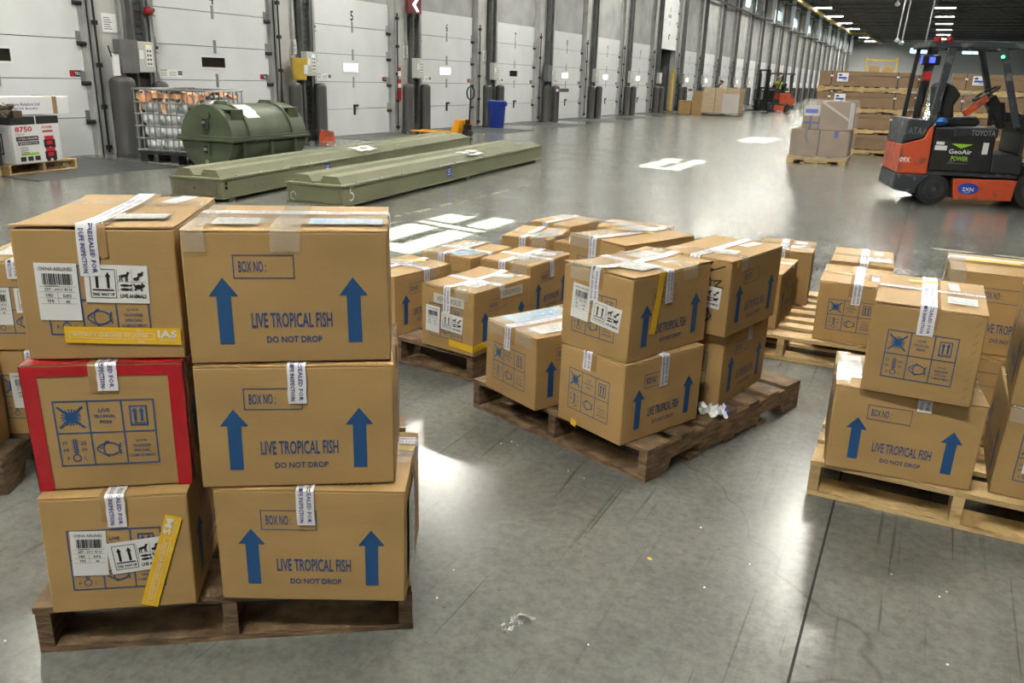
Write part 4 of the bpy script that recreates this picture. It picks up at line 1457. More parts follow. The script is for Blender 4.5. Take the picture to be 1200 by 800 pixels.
# ================================================================== OTHER GOODS
def long_case(label, x, y, rz, W, L, five, seed):
    """olive aircraft-blade transit case: tray, flange, ribbed lid; (x,y) near-left corner."""
    t = thing('transit_case', label, 'transit case', (x, y, 0), rz)
    zb, zr = .05, .262
    tp = .012
    tray = MB()
    p = [(tp, tp, zb), (W - tp, tp, zb), (W - tp, L - tp, zb), (tp, L - tp, zb), (0, 0, zr), (W, 0, zr), (W, L, zr), (0, L, zr)]
    tray.add(p, [(3, 2, 1, 0), (4, 5, 6, 7), (1, 2, 6, 5), (3, 0, 4, 7), (2, 3, 7, 6), (0, 1, 5, 4)])
    tray.build('tray', 'olive_case', t)
    MB().box(-.018, W + .018, -.018, L + .018, zr - .012, zr + .014).build('flange', 'olive_case', t, bevel=.004)
    MB().box(.05, W - .05, -.004, .001, zb + .02, zr - .03).build('end_plate', 'olive_end' if not five else 'olive_case', t)
    MB().box(-.008, W + .008, -.012, L + .012, zb - .012, zb + .004).build('foot_rail', 'olive_case', t)
    lid = MB()
    z0, z1 = zr + .014, zr + .098
    a = W * .06
    pr = [(a, z0), (a + .05, z1), (W * .36, z1), (W * .42, z0 + .015), (W * .56, z0 + .015), (W * .62, z1), (W - a - .05, z1), (W - a, z0)]
    n = len(pr)
    def ring(yy, k):
        return [(u, yy, z0 + (zz - z0) * k) for u, zz in pr]
    v = ring(.05, 1) + ring(L - .35, 1) + ring(L - .05, .25)
    fs = [tuple(range(n))]
    for r_ in range(2):
        fs += [(r_ * n + i, r_ * n + n + i, r_ * n + n + (i + 1) % n, r_ * n + (i + 1) % n) for i in range(n)]
    fs.append(tuple(range(3 * n - 1, 2 * n - 1, -1)))
    lid.add(v, fs)
    # dark end cheeks under the ridge ends
    lid.build('lid', 'olive_case', t)
    for u0, u1 in ((a, W * .40), (W * .58, W - a)):
        MB().prism([(u0, z0), (u0 + .05 if u0 == a else u0 + .025, z1 + .001), (u1 - .025 if u0 == a else u1 - .05, z1 + .001), (u1, z0)], .044, .052).build('end_cheek', 'olive_case', t)
    for i in range(int(L / .55)):
        yy = .3 + i * .55
        for xx in (-.004, W + .004):
            MB().box(xx - .01, xx + .01, yy - .012, yy + .012, zr - .02, zr + .03).build('clamp_bolt', 'galv', t)
    for xx in (.02, W - .09):
        for yy in (.15, L * .5, L - .3):
            MB().box(xx, xx + .07, yy, yy + .12, 0, zb).build('skid_block', 'olive_case', t)
    if five:
        Art().text('5', 0, 0, .10, .17, -.01).place(plane_fn((W + .0035, .13, .085), (0, 1, 0), (0, 0, 1)), 'stencil_number', 'white_chalk', t)
        q = MB().add([(.05 + .045 * math.cos(k) * (1 - k * .07), -.0055, .12 + .045 * math.sin(k) * (1 - k * .07)) for k in [i * .5 for i in range(12)]], [])
        A = Art().stroke([(.085 + .035 * math.cos(k), .12 + .045 * math.sin(k)) for k in [.2 + i * .4 for i in range(13)]], .008)
        A.place(plane_fn((0, -.0055, 0), (1, 0, 0), (0, 0, 1)), 'stencil_mark', 'white_chalk', t)
    else:
        A = Art().text('PROPERTY OF DEPOT', 0, .07, .75, .10, -.005, 1).text('L 24 13 - 2 H', 0, .01, .6, .045, -.005, 1)
        mat('faded_mark', (0.15, 0.175, 0.125), 0.6)
        A.place(plane_fn((W + .0035, .35, .10), (0, 1, 0), (0, 0, 1)), 'stencil_lettering', 'faded_mark', t)
        for dz in (.06, .11):
            MB().cyl((W - .01, .09, .10 + dz), (W + .012, .09, .10 + dz), .018, 8).build('vent_plug', 'black_metal', t)
        MB().cyl((W * .48, -.008, .15), (W * .48, .01, .15), .012, 8).build('vent_plug', 'black_metal', t)
    yy = 2.75 if five else 2.35
    st = Art().rect(0, 0, .14, .13).place(plane_fn((W + .003, yy, .105), (0, 1, 0), (0, 0, 1)), 'blue_sticker', 'sticker_blue', t)
    Art().rect(.02, .025, .12, .035).rect(.03, .06, .11, .075).rect(.02, .095, .12, .105).place(plane_fn((W + .0042, yy, .105), (0, 1, 0), (0, 0, 1)), 'sticker_print', 'paper', st)
    pf = MB()
    yy = L * .52 if five else L * .42
    pf.sheet(lambda u, v_: (W * .62 + u * (W * .34), yy + v_ * .55 + .05 * math.sin(u * 7), z1 + .004 - max(0, u - .62) * .10 + .006 * math.sin(v_ * 9)), 8, 6)
    pf.build('document_pouch', 'paper', t)
    return t
long_case('olive green transit case with a white number five', -6.50, 7.33, RAD(6.0), .74, 7.0, True, 1)
long_case('olive green transit case with a bare tan end plate', -7.88, 6.90, RAD(9.2), .70, 8.3, False, 2)

def engine_drum():
    L, R_, zc = 1.80, .47, .50
    t = thing('engine_canister', 'olive green horizontal drum container with a split flange', 'canister', (-9.46, 9.02, 0), RAD(5.2))
    def half(up):
        b = MB()
        n = 12
        prof = []
        for i in range(n + 1):
            a = math.pi * i / n
            prof.append((-R_ * math.cos(a), (R_ * math.sin(a)) * (1 if up else -1)))
        ys = [0, .34, .36, L - .36, L - .34, L]
        rs = [1.0, 1.0, 1.0, 1.0, 1.0, 1.0]
        v = []
        for yy, k in zip(ys, rs):
            v += [(x_ * k, yy, zc + z_ * k) for x_, z_ in prof]
        m_ = n + 1
        fs = []
        for r_ in range(len(ys) - 1):
            for i in range(n):
                q = (r_ * m_ + i, r_ * m_ + i + 1, (r_ + 1) * m_ + i + 1, (r_ + 1) * m_ + i)
                fs.append(q if not up else q[::-1])
        fs.append(tuple(range(m_)) if up else tuple(range(m_ - 1, -1, -1)))
        e = (len(ys) - 1) * m_
        fs.append(tuple(range(e + m_ - 1, e - 1, -1)) if up else tuple(range(e, e + m_)))
        b.add(v, fs)
        return b
    half(True).build('lid', 'olive', t, smooth=30)
    half(False).build('base', 'olive', t, smooth=30)
    MB().box(-R_ - .05, R_ + .05, -.05, L + .05, zc - .045, zc + .0).build('flange', 'olive', t, bevel=.008)
    MB().box(-R_ - .04, R_ + .04, -.04, L + .04, zc + .002, zc + .03).build('flange', 'olive', t, bevel=.006)
    # raised ribs round the lid and stacking brackets
    for yy in (.36, L - .40):
        b = MB()
        pts = [(-R_ * 1.0 * math.cos(math.pi * i / 14), R_ * math.sin(math.pi * i / 14)) for i in range(15)]
        out = [(x_ * 1.055, z_ * 1.055) for x_, z_ in pts]
        v = [(x_, yy, zc + z_) for x_, z_ in pts] + [(x_, yy, zc + z_) for x_, z_ in out] + [(x_, yy + .04, zc + z_) for x_, z_ in out] + [(x_, yy + .04, zc + z_) for x_, z_ in pts]
        fs = []
        for i in range(14):
            for a in range(3):
                fs.append((a * 15 + i, a * 15 + i + 1, (a + 1) * 15 + i + 1, (a + 1) * 15 + i))
        b.add(v, fs)
        b.build('lid_rib', 'olive', t)
        MB().prism([(R_ * i / 6 - R_ * .5 * 0, 0) for i in range(0)] or [(-R_ * .33, 0), (R_ * .33, 0), (R_ * .22, .07), (-R_ * .22, .07)], yy - .02, yy + .06).build('stacking_saddle', 'olive', t).location.z = zc + R_ - .03
    for sx in (-1, 1):
        for yy in (.10, L - .34):
            x0, x1, z0, z1 = sx * .30 - .09, sx * .30 + .09, zc + .25, zc + .41
            bk = MB().box(x0, x1, yy, yy + .26, z1 - .012, z1).box(x0, x0 + .012, yy, yy + .26, z0, z1 - .012).box(x1 - .012, x1, yy, yy + .26, z0, z1 - .012)
            bk.box(x0 + .012, x1 - .012, yy + .12, yy + .13, z0, z1 - .012)
            bk.build('stacking_bracket', 'olive', t)
    for sx in (-1, 1):
        for yy in (.2, .85, 1.45):
            MB().box(sx * (R_ - .03) - .045, sx * (R_ - .03) + .045, yy, yy + .07, zc - .40, zc - .05).build('side_rib', 'olive', t, bevel=.01)
    # end fittings
    for zz in (zc + .22, zc - .16):
        b = MB().box(-.06, .06, -.03, .0, zz - .09, zz + .09)
        b.build('end_latch', 'olive', t, bevel=.008)
        MB().box(-.035, .035, -.04, -.028, zz - .05, zz + .05).build('latch_block', 'black_metal', t)  # raised black block on the latch front, no hollow
        MB().box(-.03, .03, -.05, -.038, zz - .02, zz + .02).build('latch_plate', 'galv', t)
    MB().cyl((0, -.03, zc - .34), (0, .01, zc - .34), .10, 18).build('humidity_port', 'olive', t, smooth=True)
    MB().cyl((0, -.038, zc - .34), (0, -.028, zc - .34), .03, 10).build('port_valve', 'galv', t)
    MB().cyl((.05, -.04, zc + .32), (.05, .01, zc + .32), .05, 10).build('lift_eye', 'olive', t)
    for sx in (-1, 1):
        MB().box(sx * .3 - .05, sx * .3 + .05, .1, L - .1, 0, .10).build('skid', 'olive', t)
        for yy in (.25, L - .3):
            MB().box(sx * .3 - .04, sx * .3 + .04, yy, yy + .08, .10, .22).build('skid_leg', 'olive', t)
    pf = MB().sheet(lambda u, v_: ((.12 + u * .26), .45 + v_ * .3 + .02 * math.sin(u * 20), zc + math.sqrt(max(0, R_ ** 2 - (.12 + u * .26) ** 2)) + .004), 6, 5)
    pf.build('document_pouch', 'paper', t)
engine_drum()

def caged_tote():
    W, D, z0, z1 = 1.30, 1.0, .16, 1.12
    t = thing('caged_tote', 'wire caged tote of white bags topped with orange sheeting', 'caged tote', (-11.47, 9.50, 0), RAD(11))
    cage = MB()
    for i in range(13):
        x = W * i / 12
        cage.tube([(x, 0, z0), (x, 0, z1)], .011, 6)
        cage.tube([(x, D, z0), (x, D, z1)], .011, 6)
    for i in range(1, 8):
        y = D * i / 8
        cage.tube([(0, y, z0), (0, y, z1)], .011, 6).tube([(W, y, z0), (W, y, z1)], .011, 6)
    for zz in (z0 + .02, .36, .55, .74, .92, z1):
        r_ = .016 if zz == z1 else .012
        cage.tube([(-.02, -.012, zz), (W + .02, -.012, zz)], r_, 6).tube([(-.02, D + .012, zz), (W + .02, D + .012, zz)], r_, 6)
        cage.tube([(-.012, 0, zz), (-.012, D, zz)], r_, 6).tube([(W + .012, 0, zz), (W + .012, D, zz)], r_, 6)
    cage.build('wire_cage', 'galv', t, smooth=True)
    pal = MB()
    for x in (0, W / 2 - .07, W - .14):
        for y in (0, D / 2 - .07, D - .14):
            pal.box(x, x + .14, y, y + .14, 0, .11)
    pal.box(-.02, W + .02, -.02, D + .02, .11, .15)
    pal.build('tote_pallet', 'rubber', t)
    rr = random.Random(2)
    for i in range(4):
        for j in range(4):
            b = MB()
            cx, cz = .19 + i * .35, .27 + j * .20
            b.lathe([(.0, -.10), (.10, -.095), (.155, -.05), (.165, 0), (.155, .05), (.10, .095), (.0, .10)], 12, cap=False)
            o = b.build('white_bag', 'poly_bag', t, smooth=180)
            o.location = (cx, .22 + rr.uniform(0, .03), cz)
            o.scale = (1.25, 1.15, 1.22)
    MB().box(.03, W - .03, .30, D - .03, .15, 1.0).build('inner_bag', 'poly_bag', t, bevel=.05)
    tarp = MB().sheet(lambda u, v_: (.02 + u * (W - .04), .015 + v_ * (D - .04), 1.05 + .035 * math.sin(u * 13 + v_ * 5) + .03 * math.sin(v_ * 17 + u * 3)), 26, 14)
    tarp.build('orange_sheet', 'orange_tarp', t, smooth=180)
    drp = MB().sheet(lambda u, v_: (.02 + u * (W - .04), .018 + .02 * math.sin(u * 40), 1.06 - v_ * (.07 + .10 * max(0, math.sin(u * 9 + .6)) ** 3)), 40, 3)
    drp.build('orange_sheet', 'orange_tarp', t, smooth=180)
    for k, x in enumerate((.10, .52, .55)):
        MB().tube([(x, .03, 1.05), (x + .02, .0, .95), (x - .01, .0, .82), (x + .02, .0, .72)], .014, 6).build('orange_cord', 'orange_tarp', t)
caged_tote()

def generator_group():
    t = pallet('pale pallet under the boxed generator', -11.05, 7.02, RAD(98), m='wood_new', W=1.15, L=.9, n=6, seed=20, z=.0065)
    g = thing('generator_box', 'black and white generator carton with red product pictures', 'box', (-11.02, 7.12, PZ + .0065), RAD(100))
    W, D, H = .80, .62, .62
    MB().box(0, W, 0, D, 0, H * .83).build('carton', 'gen_white', g, bevel=.004)
    MB().box(-.002, W + .002, -.002, D + .002, H * .83, H).build('printed_top', 'gen_black', g, bevel=.004)
    f = lambda off: plane_fn((0, -off, 0), (1, 0, 0), (0, 0, 1))
    for A in (Art().text('8750', .05, .42, .33, .49, .03), Art().text('POWER', .50, .45, .68, .485, .03), Art().text('7000 W', .05, .375, .20, .405, .0), Art().rect(.50, .40, .68, .425)):
        A.place(f(.0015), 'red_lettering', 'gen_red', g)
    A = Art().rect(.05, .30, .42, .36).rect(.07, .245, .42, .29)
    for i in range(5):
        A.rect(.10, .21 - i * .022, .22 + .02 * (i % 2), .217 - i * .022)
    A.rect(.08, .03, .17, .09).rect(.20, .03, .29, .09).rect(.32, .03, .41, .09)
    A.place(f(.0015), 'black_lettering', 'gen_black', g)
    B = Art().text('OPEN FRAME', .07, .315, .40, .345, .0, 1).text('GENERATOR', .08, .252, .40, .282, .0, 1)
    B.place(f(.003), 'white_lettering', 'paper', g)
    for zz in (.20, .04):
        Art().rect(.50, zz, .70, zz + .10).disc(.55, zz, .04).disc(.66, zz, .04).place(f(.0015), 'product_picture', 'gen_black', g)
        Art().rect(.52, zz + .10, .68, zz + .15).rect(.55, zz + .03, .65, zz + .08).place(f(.0025), 'product_picture', 'gen_red', g)
    Art().rect(.10, .105, .40, .14).place(f(.0015), 'yellow_band', 'lime', g)
    A = Art().frame(.10, .12, .44, .40, .02).rect(.14, .16, .40, .36).rect(.14, .04, .19, .10).rect(.22, .04, .27, .10)
    A.place(plane_fn((-.0015, D, 0), (0, -1, 0), (0, 0, 1)), 'side_picture', 'gen_black', g)
    MB().box(W * .5 - .008, W * .5 + .008, -.006, D + .006, H * .83, H + .004).build('white_strap', 'paper', g)
    # long white carton lying across the generator and its neighbour
    b = thing('white_carton', 'long white carton with blue lettering and a brown tape band', 'box', (-11.20, 7.08, PZ + .63), RAD(97))
    MB().box(-.75, 1.28, .12, .50, 0, .24).build('carton', 'gen_white', b, bevel=.004)
    MB().box(1.0, 1.07, .113, .507, -.0, .245).build('brown_tape', 'card_edge', b)
    Art().text('Tian Hora Aviation Ltd', .18, .12, .78, .165, .015, 1).text('(41) 80/90 Bundle', .22, .06, .74, .10, .015, 1).place(
        plane_fn((0, .1185, 0), (1, 0, 0), (0, 0, 1)), 'carton_lettering', 'purple_ink', b)
    # neighbour carton that carries the white one and dark strap bundle
    nb = thing('dark_carton', 'dark carton beside the boxed generator under the white carton', 'box', (-10.93, 6.25, PZ + .0065), RAD(100))
    MB().box(0, .72, 0, .60, 0, .60).build('carton', 'gen_black', nb, bevel=.006)
    Art().rect(.1, .1, .6, .4).place(plane_fn((0, -.0015, 0), (1, 0, 0), (0, 0, 1)), 'carton_picture', 'box_dark', nb)
    pallet('pale pallet under the dark carton beside the generator', -10.95, 6.02, RAD(98), m='wood_new', W=.92, L=.9, n=6, seed=21, z=.0065)
    s = MB()
    rr = random.Random(8)
    pts = [(rr.uniform(-.25, .25), rr.uniform(-.05, .08), rr.uniform(.03, .2)) for _ in range(16)]
    s.tube(pts, .03, 7)
    s.box(.2, .34, -.06, .06, 0.0, .09)
    o = s.build('strap_bundle', 'jacket_brown', None, (-10.86, 6.85, PZ + .628), RAD(100), smooth=True)
    tag(o, 'tangled dark cargo straps with a buckle lying on the generator boxes', 'straps')
generator_group()

def pallet_jack():
    t = thing('pallet_jack', 'orange hand pallet jack with upright black handle', 'pallet jack', (-10.55, 18.45, 0), RAD(172))
    # local x: along the forks (away from the pump)
    for sy in (-.2, .2):
        b = MB().box(.12, 1.5, sy - .08, sy + .08, .055, .09)
        b.prism([(.12, .05), (.30, .05), (.30, .09), (.12, .09)], sy - .08, sy + .08)
        b.build('fork', 'jack_orange', t, bevel=.01)
        MB().cyl((1.32, sy - .05, .04), (1.32, sy + .05, .04), .04, 12).build('load_roller', 'rubber', t, smooth=True)
    MB().prism([(-.02, .05), (.16, .05), (.20, .12), (.06, .42), (-.10, .42), (-.10, .36)], -.26, .26).build('pump_frame', 'jack_orange', t, bevel=.012)
    for sy in (-.06, .06):
        MB().cyl((-.16, sy - .04, .10), (-.16, sy + .04, .10), .10, 18).build('steer_wheel', 'rubber', t, smooth=True)
    b = MB().box(-.22, -.08, -.08, .08, .12, .30).cyl((-.14, 0, .2), (-.14, 0, .42), .05, 12)
    b.build('pump', 'black_metal', t, bevel=.01)
    MB().tube([(-.20, 0, .32), (-.23, 0, .9)], .022, 8).build('handle_shaft', 'black_metal', t)
    lp = [(-.23, .15 * math.sin(a), 1.06 - .15 * math.cos(a)) for a in [i * 2 * math.pi / 16 for i in range(17)]]
    MB().tube(lp, .018, 8).tube([(-.23, 0, .91), (-.23, 0, 1.18)], .014, 6).build('handle_loop', 'black_metal', t, smooth=True)
pallet_jack()

def blue_bin():
    t = thing('waste_bin', 'round blue plastic waste bin standing by the bollards', 'bin', (-11.82, 22.72, 0))
    b = MB().lathe([(.0, .0), (.215, 0), (.225, .02), (.265, .68), (.285, .69), (.285, .76), (.27, .775), (.255, .76), (.25, .66), (.20, .04), (0, .04)], 28, cap=False)
    b.build('tub', 'bin_blue', t, smooth=True)
    for s_ in (-1, 1):
        MB().box(s_ * .285 - .03, s_ * .285 + .03, -.07, .07, .62, .74).build('grip', 'bin_blue', t, bevel=.012)
blue_bin()

# ---- far palletised cartons
def slat_carton(name, label, x, y, z, W, D, H, rz=0.0, m='card_brown', group=None, straps=(), lid=True, sticker=None, cat='box'):
    t = thing(name, label, cat, (x, y, z), rz, group)
    MB().box(.006, W - .006, .006, D - .006, 0, H * (.72 if lid else 1)).build('carton', m, t, bevel=.006)
    if lid:
        MB().box(-.004, W + .004, -.004, D + .004, H * .70, H).build('lid', m, t, bevel=.006)
    for sx in straps:
        MB().box(sx - .008, sx + .008, -.008, D + .008, 0, H + .004).build('strap', 'rubber', t)
        MB().box(sx - .03, sx + .03, -.014, -.008, H * .62, H * .74).build('edge_guard', 'paper', t)
    if sticker:
        u, v_ = sticker
        s_ = Art().rect(0, 0, .24, .19).place(plane_fn((u, -.0062, v_), (1, 0, 0), (0, 0, 1)), 'shipping_label', 'paper', t)
        Art().rect(.03, .06, .21, .10).rect(.03, .12, .10, .16).rect(.13, .03, .2, .045).place(plane_fn((u, -.0074, v_), (1, 0, 0), (0, 0, 1)), 'label_print', 'sticker_blue', s_)
    return t

def crate_stack(x, y, W, D, n, who, sticker_levels=(), seed=0):
    for i in range(n):
        z = i * .46
        pl = pallet('pale pallet at the %s level of %s' % (('bottom', 'second', 'third', 'top')[i], who), x + W, y, RAD(90), m='wood_new', W=D, L=W, n=9, seed=seed + i, group='pallets in ' + who, ht=.125, z=z)
        lab = '%s long brown strapped carton in %s' % (('bottom', 'second', 'third', 'top')[i], who)
        slat_carton('long_carton', lab, x + .02, y + .01, z + .127, W - .04, D - .02, .329, group='long cartons in ' + who,
                    straps=(W * .14, W * .86), sticker=(W * .2, .10) if i in sticker_levels else None)
crate_stack(-2.56, 21.1, 1.95, 1.1, 4, 'the four-high stack behind the film-wrapped pallet', (3, 2), 30)
crate_stack(-2.35, 24.6, 2.12, 1.1, 4, 'the stack behind the four-high strapped stack', (), 40)
crate_stack(.20, 21.1, 2.0, 1.1, 4, 'the stack behind the orange forklift seat', (3,), 50)

def film_shell(pts, z0, z1, m, parent=None, seed=0, name='stretch_film', k=.012, cover=True):
    """crinkled transparent skin round a convex footprint, with a cover on top"""
    rr = random.Random(seed)
    b = MB()
    ring = []
    n = len(pts)
    for i in range(n):
        (a, c), (d, e) = pts[i], pts[(i + 1) % n]
        for s_ in range(7):
            ring.append((a + (d - a) * s_ / 7, c + (e - c) * s_ / 7))
    m_ = len(ring)
    rows = 9
    v = []
    cx, cy = sum(p[0] for p in pts) / n, sum(p[1] for p in pts) / n
    for r_ in range(rows):
        for (a, c) in ring:
            o = rr.uniform(0, k)
            L = math.hypot(a - cx, c - cy)
            v.append((a + (a - cx) / L * o, c + (c - cy) / L * o, z0 + (z1 - z0) * r_ / (rows - 1) + rr.uniform(-k, k) * .5))
    fs = [(r_ * m_ + i, r_ * m_ + (i + 1) % m_, (r_ + 1) * m_ + (i + 1) % m_, (r_ + 1) * m_ + i) for r_ in range(rows - 1) for i in range(m_)]
    if cover:
        v.append((cx, cy, z1 + .01))
        fs += [((rows - 1) * m_ + i, (rows - 1) * m_ + (i + 1) % m_, rows * m_) for i in range(m_)]
    b.add(v, fs)
    return b.build(name, m, parent, smooth=60)

def wrapped_pallet():
    who = 'on the film-wrapped pallet'
    x0, y0 = -2.56, 17.78
    pallet('pale pallet under the film-wrapped cartons', x0 + 1.14, y0, RAD(90), m='wood_new', W=1.1, L=1.14, n=7, seed=60)
    a = slat_carton('carton', 'lower plain carton with a curved dark tape mark ' + who, x0 + .02, y0 + .02, .141, .55, 1.0, .52, lid=False, m='card_brown')
    A = Art().stroke([(.30, .50), (.29, .42), (.31, .33), (.35, .27)], .05)
    A.place(plane_fn((0, .0045, 0), (1, 0, 0), (0, 0, 1)), 'tape_mark', 'grey_ink', a)
    a = slat_carton('carton', 'lower carton with a short blue tape tag ' + who, x0 + .575, y0 + .02, .141, .55, 1.0, .52, lid=False, m='card_brown')
    Art().rect(.27, .38, .35, .51).place(plane_fn((0, .0045, 0), (1, 0, 0), (0, 0, 1)), 'tape_mark', 'purple_ink', a)
    slat_carton('carton', 'tall upper carton ' + who, x0 + .53, y0 + .03, .662, .58, .95, .55, lid=False, m='card_brown')
    a = slat_carton('carton', 'small upper carton with dark tape ' + who, x0 + .20, y0 + .05, .662, .32, .6, .26, lid=False, m='card_brown')
    Art().rect(.14, 0, .18, .26).rect(.0, .11, .32, .15).place(plane_fn((0, .0045, 0), (1, 0, 0), (0, 0, 1)), 'tape_mark', 'purple_ink', a)
    a = slat_carton('carton', 'blue and white topmost carton bundle ' + who, x0 + .22, y0 + .06, .923, .29, .55, .2, lid=False, m='film_dense')
    Art().rect(.02, .05, .26, .13).place(plane_fn((0, .0045, 0), (1, 0, 0), (0, 0, 1)), 'printed_band', 'sticker_blue', a)
    o = film_shell([(x0 - .012, y0 - .012), (x0 + 1.155, y0 - .012), (x0 + 1.155, y0 + 1.115), (x0 - .012, y0 + 1.115)], .09, .655, 'film', seed=3, cover=False)
    tag(o, 'clear stretch film around the lower cartons of the film-wrapped pallet', 'stretch film')
    o = film_shell([(x0 + .17, y0 + .01), (x0 + 1.15, y0 + .01), (x0 + 1.15, y0 + 1.06), (x0 + .17, y0 + 1.06)], .668, 1.235, 'film', seed=4)
    tag(o, 'clear stretch film around the upper cartons of the film-wrapped pallet', 'stretch film')
    b = MB()
    b.sheet(lambda u, v_: (x0 - .12 + u * .5, y0 - .055 + .045 * v_, .70 + .05 * u + .02 * math.sin(u * 8)), 8, 2)
    b.sheet(lambda u, v_: (x0 + .56 + u * .56, y0 - .016 + .004 * math.sin(u * 9), 1.22 - u * .35 - v_ * .05), 8, 2)
    b.sheet(lambda u, v_: (x0 + 1.08 + u * .09, y0 - .016 + .004 * math.sin(v_ * 9), 1.2 - v_ * .5), 3, 8)
    o = b.build('loose_film', 'film_dense', None, smooth=60)
    tag(o, 'loose white folds of film hanging off the film-wrapped pallet', 'film')
wrapped_pallet()

def far_pile():
    who = 'in the far pile by the raised dock door'
    for i, (x, z, w_, h_) in enumerate(((-11.2, .0, .62, .62), (-10.55, .0, .66, .62), (-10.5, .622, .66, .45))):
        t = slat_carton('carton', 'unwrapped tan carton ' + who, x, 40.6, z, w_, .6, h_, lid=False, m='card', group='unwrapped far cartons')
        MB().box(w_ * .5 - .03, w_ * .5 + .03, -.004, .604, h_ - .12, h_ + .003).build('tape', 'kraft_tape', t)
    x0, y0 = -9.82, 39.7
    pallet('worn pallet under the film-wrapped far cartons', x0, y0 - .04, 0, W=1.7, L=1.25, n=7, seed=70)
    for i in range(3):
        for j in range(3):
            slat_carton('carton', 'tan carton inside the film ' + who, x0 + .02 + i * .555, y0 + (.0 if i < 2 else .03), .142 + j * .37, .54, 1.15, .362, lid=False, m='card', group='film-wrapped far cartons')
    o = film_shell([(x0 - .012, y0 - .055), (x0 + 1.712, y0 - .055), (x0 + 1.712, y0 + 1.225), (x0 - .012, y0 + 1.225)], .09, 1.27, 'film', seed=7)
    tag(o, 'clear stretch film around the far block of cartons', 'stretch film')
    b = MB().sheet(lambda u, v_: (x0 + .95 + u * .75, y0 - .085 - .01 * math.sin(u * 9 + v_ * 6), .15 + v_ * .85), 9, 9)
    o = b.build('loose_film', 'film_dense', None, smooth=60)
    tag(o, 'bunched shiny film on the front of the far cartons', 'film')
    # silver wrapped load and yellow drum further along
    pallet('yellowish pallet under the silver wrapped load', -7.4, 62.0, 0, m='wood_new', W=1.2, L=1.0, n=6, seed=71)
    t = thing('silver_load', 'silver foil wrapped load behind the far forklift', 'wrapped load', (-6.9, 62.4, PZ))
    MB().box(-.45, .35, -.35, .4, 0, .45).build('carton', 'card', t, bevel=.02)
    b = MB().lathe([(.0, .45), (.36, .5), (.42, .75), (.35, 1.0), (.2, 1.15), (0, 1.2)], 12, (.1, 0, 0), cap=False)
    b.build('foil_bundle', 'silver_wrap', t, smooth=True)
    t = thing('yellow_drum', 'small yellow drum on the floor at the far doors', 'drum', (-11.55, 53.6, 0))
    MB().lathe([(.0, 0), (.28, 0), (.30, .02), (.30, .30), (.315, .32), (.30, .34), (.30, .78), (.26, .82), (0, .83)], 18, cap=False).build('barrel', 'yellow_paint', t, smooth=True)
    MB().lathe([(.0, 0), (.07, 0), (.07, .05), (0, .06)], 10, (.1, 0, .82), cap=False).build('bung', 'black_metal', t)
    # rack far down the hall
    t = thing('storage_rack', 'yellow-framed storage rack with goods far down the hall', 'rack', (-6.6, 88, 0))
    for x in (0, 2.6):
        for y in (0, 1.0):
            MB().box(x, x + .1, y, y + .1, 0, 4.2).build('upright', 'yellow_paint', t)
    for zz in (1.3, 2.6, 3.9):
        MB().box(-.02, 2.72, 0, .08, zz, zz + .12).box(-.02, 2.72, 1.02, 1.1, zz, zz + .12).box(.0, 2.7, .08, 1.02, zz + .1, zz + .12).build('shelf', 'yellow_paint', t)
    for x, zz in ((.2, 1.42), (1.4, 1.42), (.3, 2.72), (1.5, 2.72)):
        slat_carton('carton', 'tan carton on the far yellow rack', -6.6 + x, 88.1, zz + .004, .9, .8, .7, lid=False, m='card', group='cartons on the far rack')
far_pile()

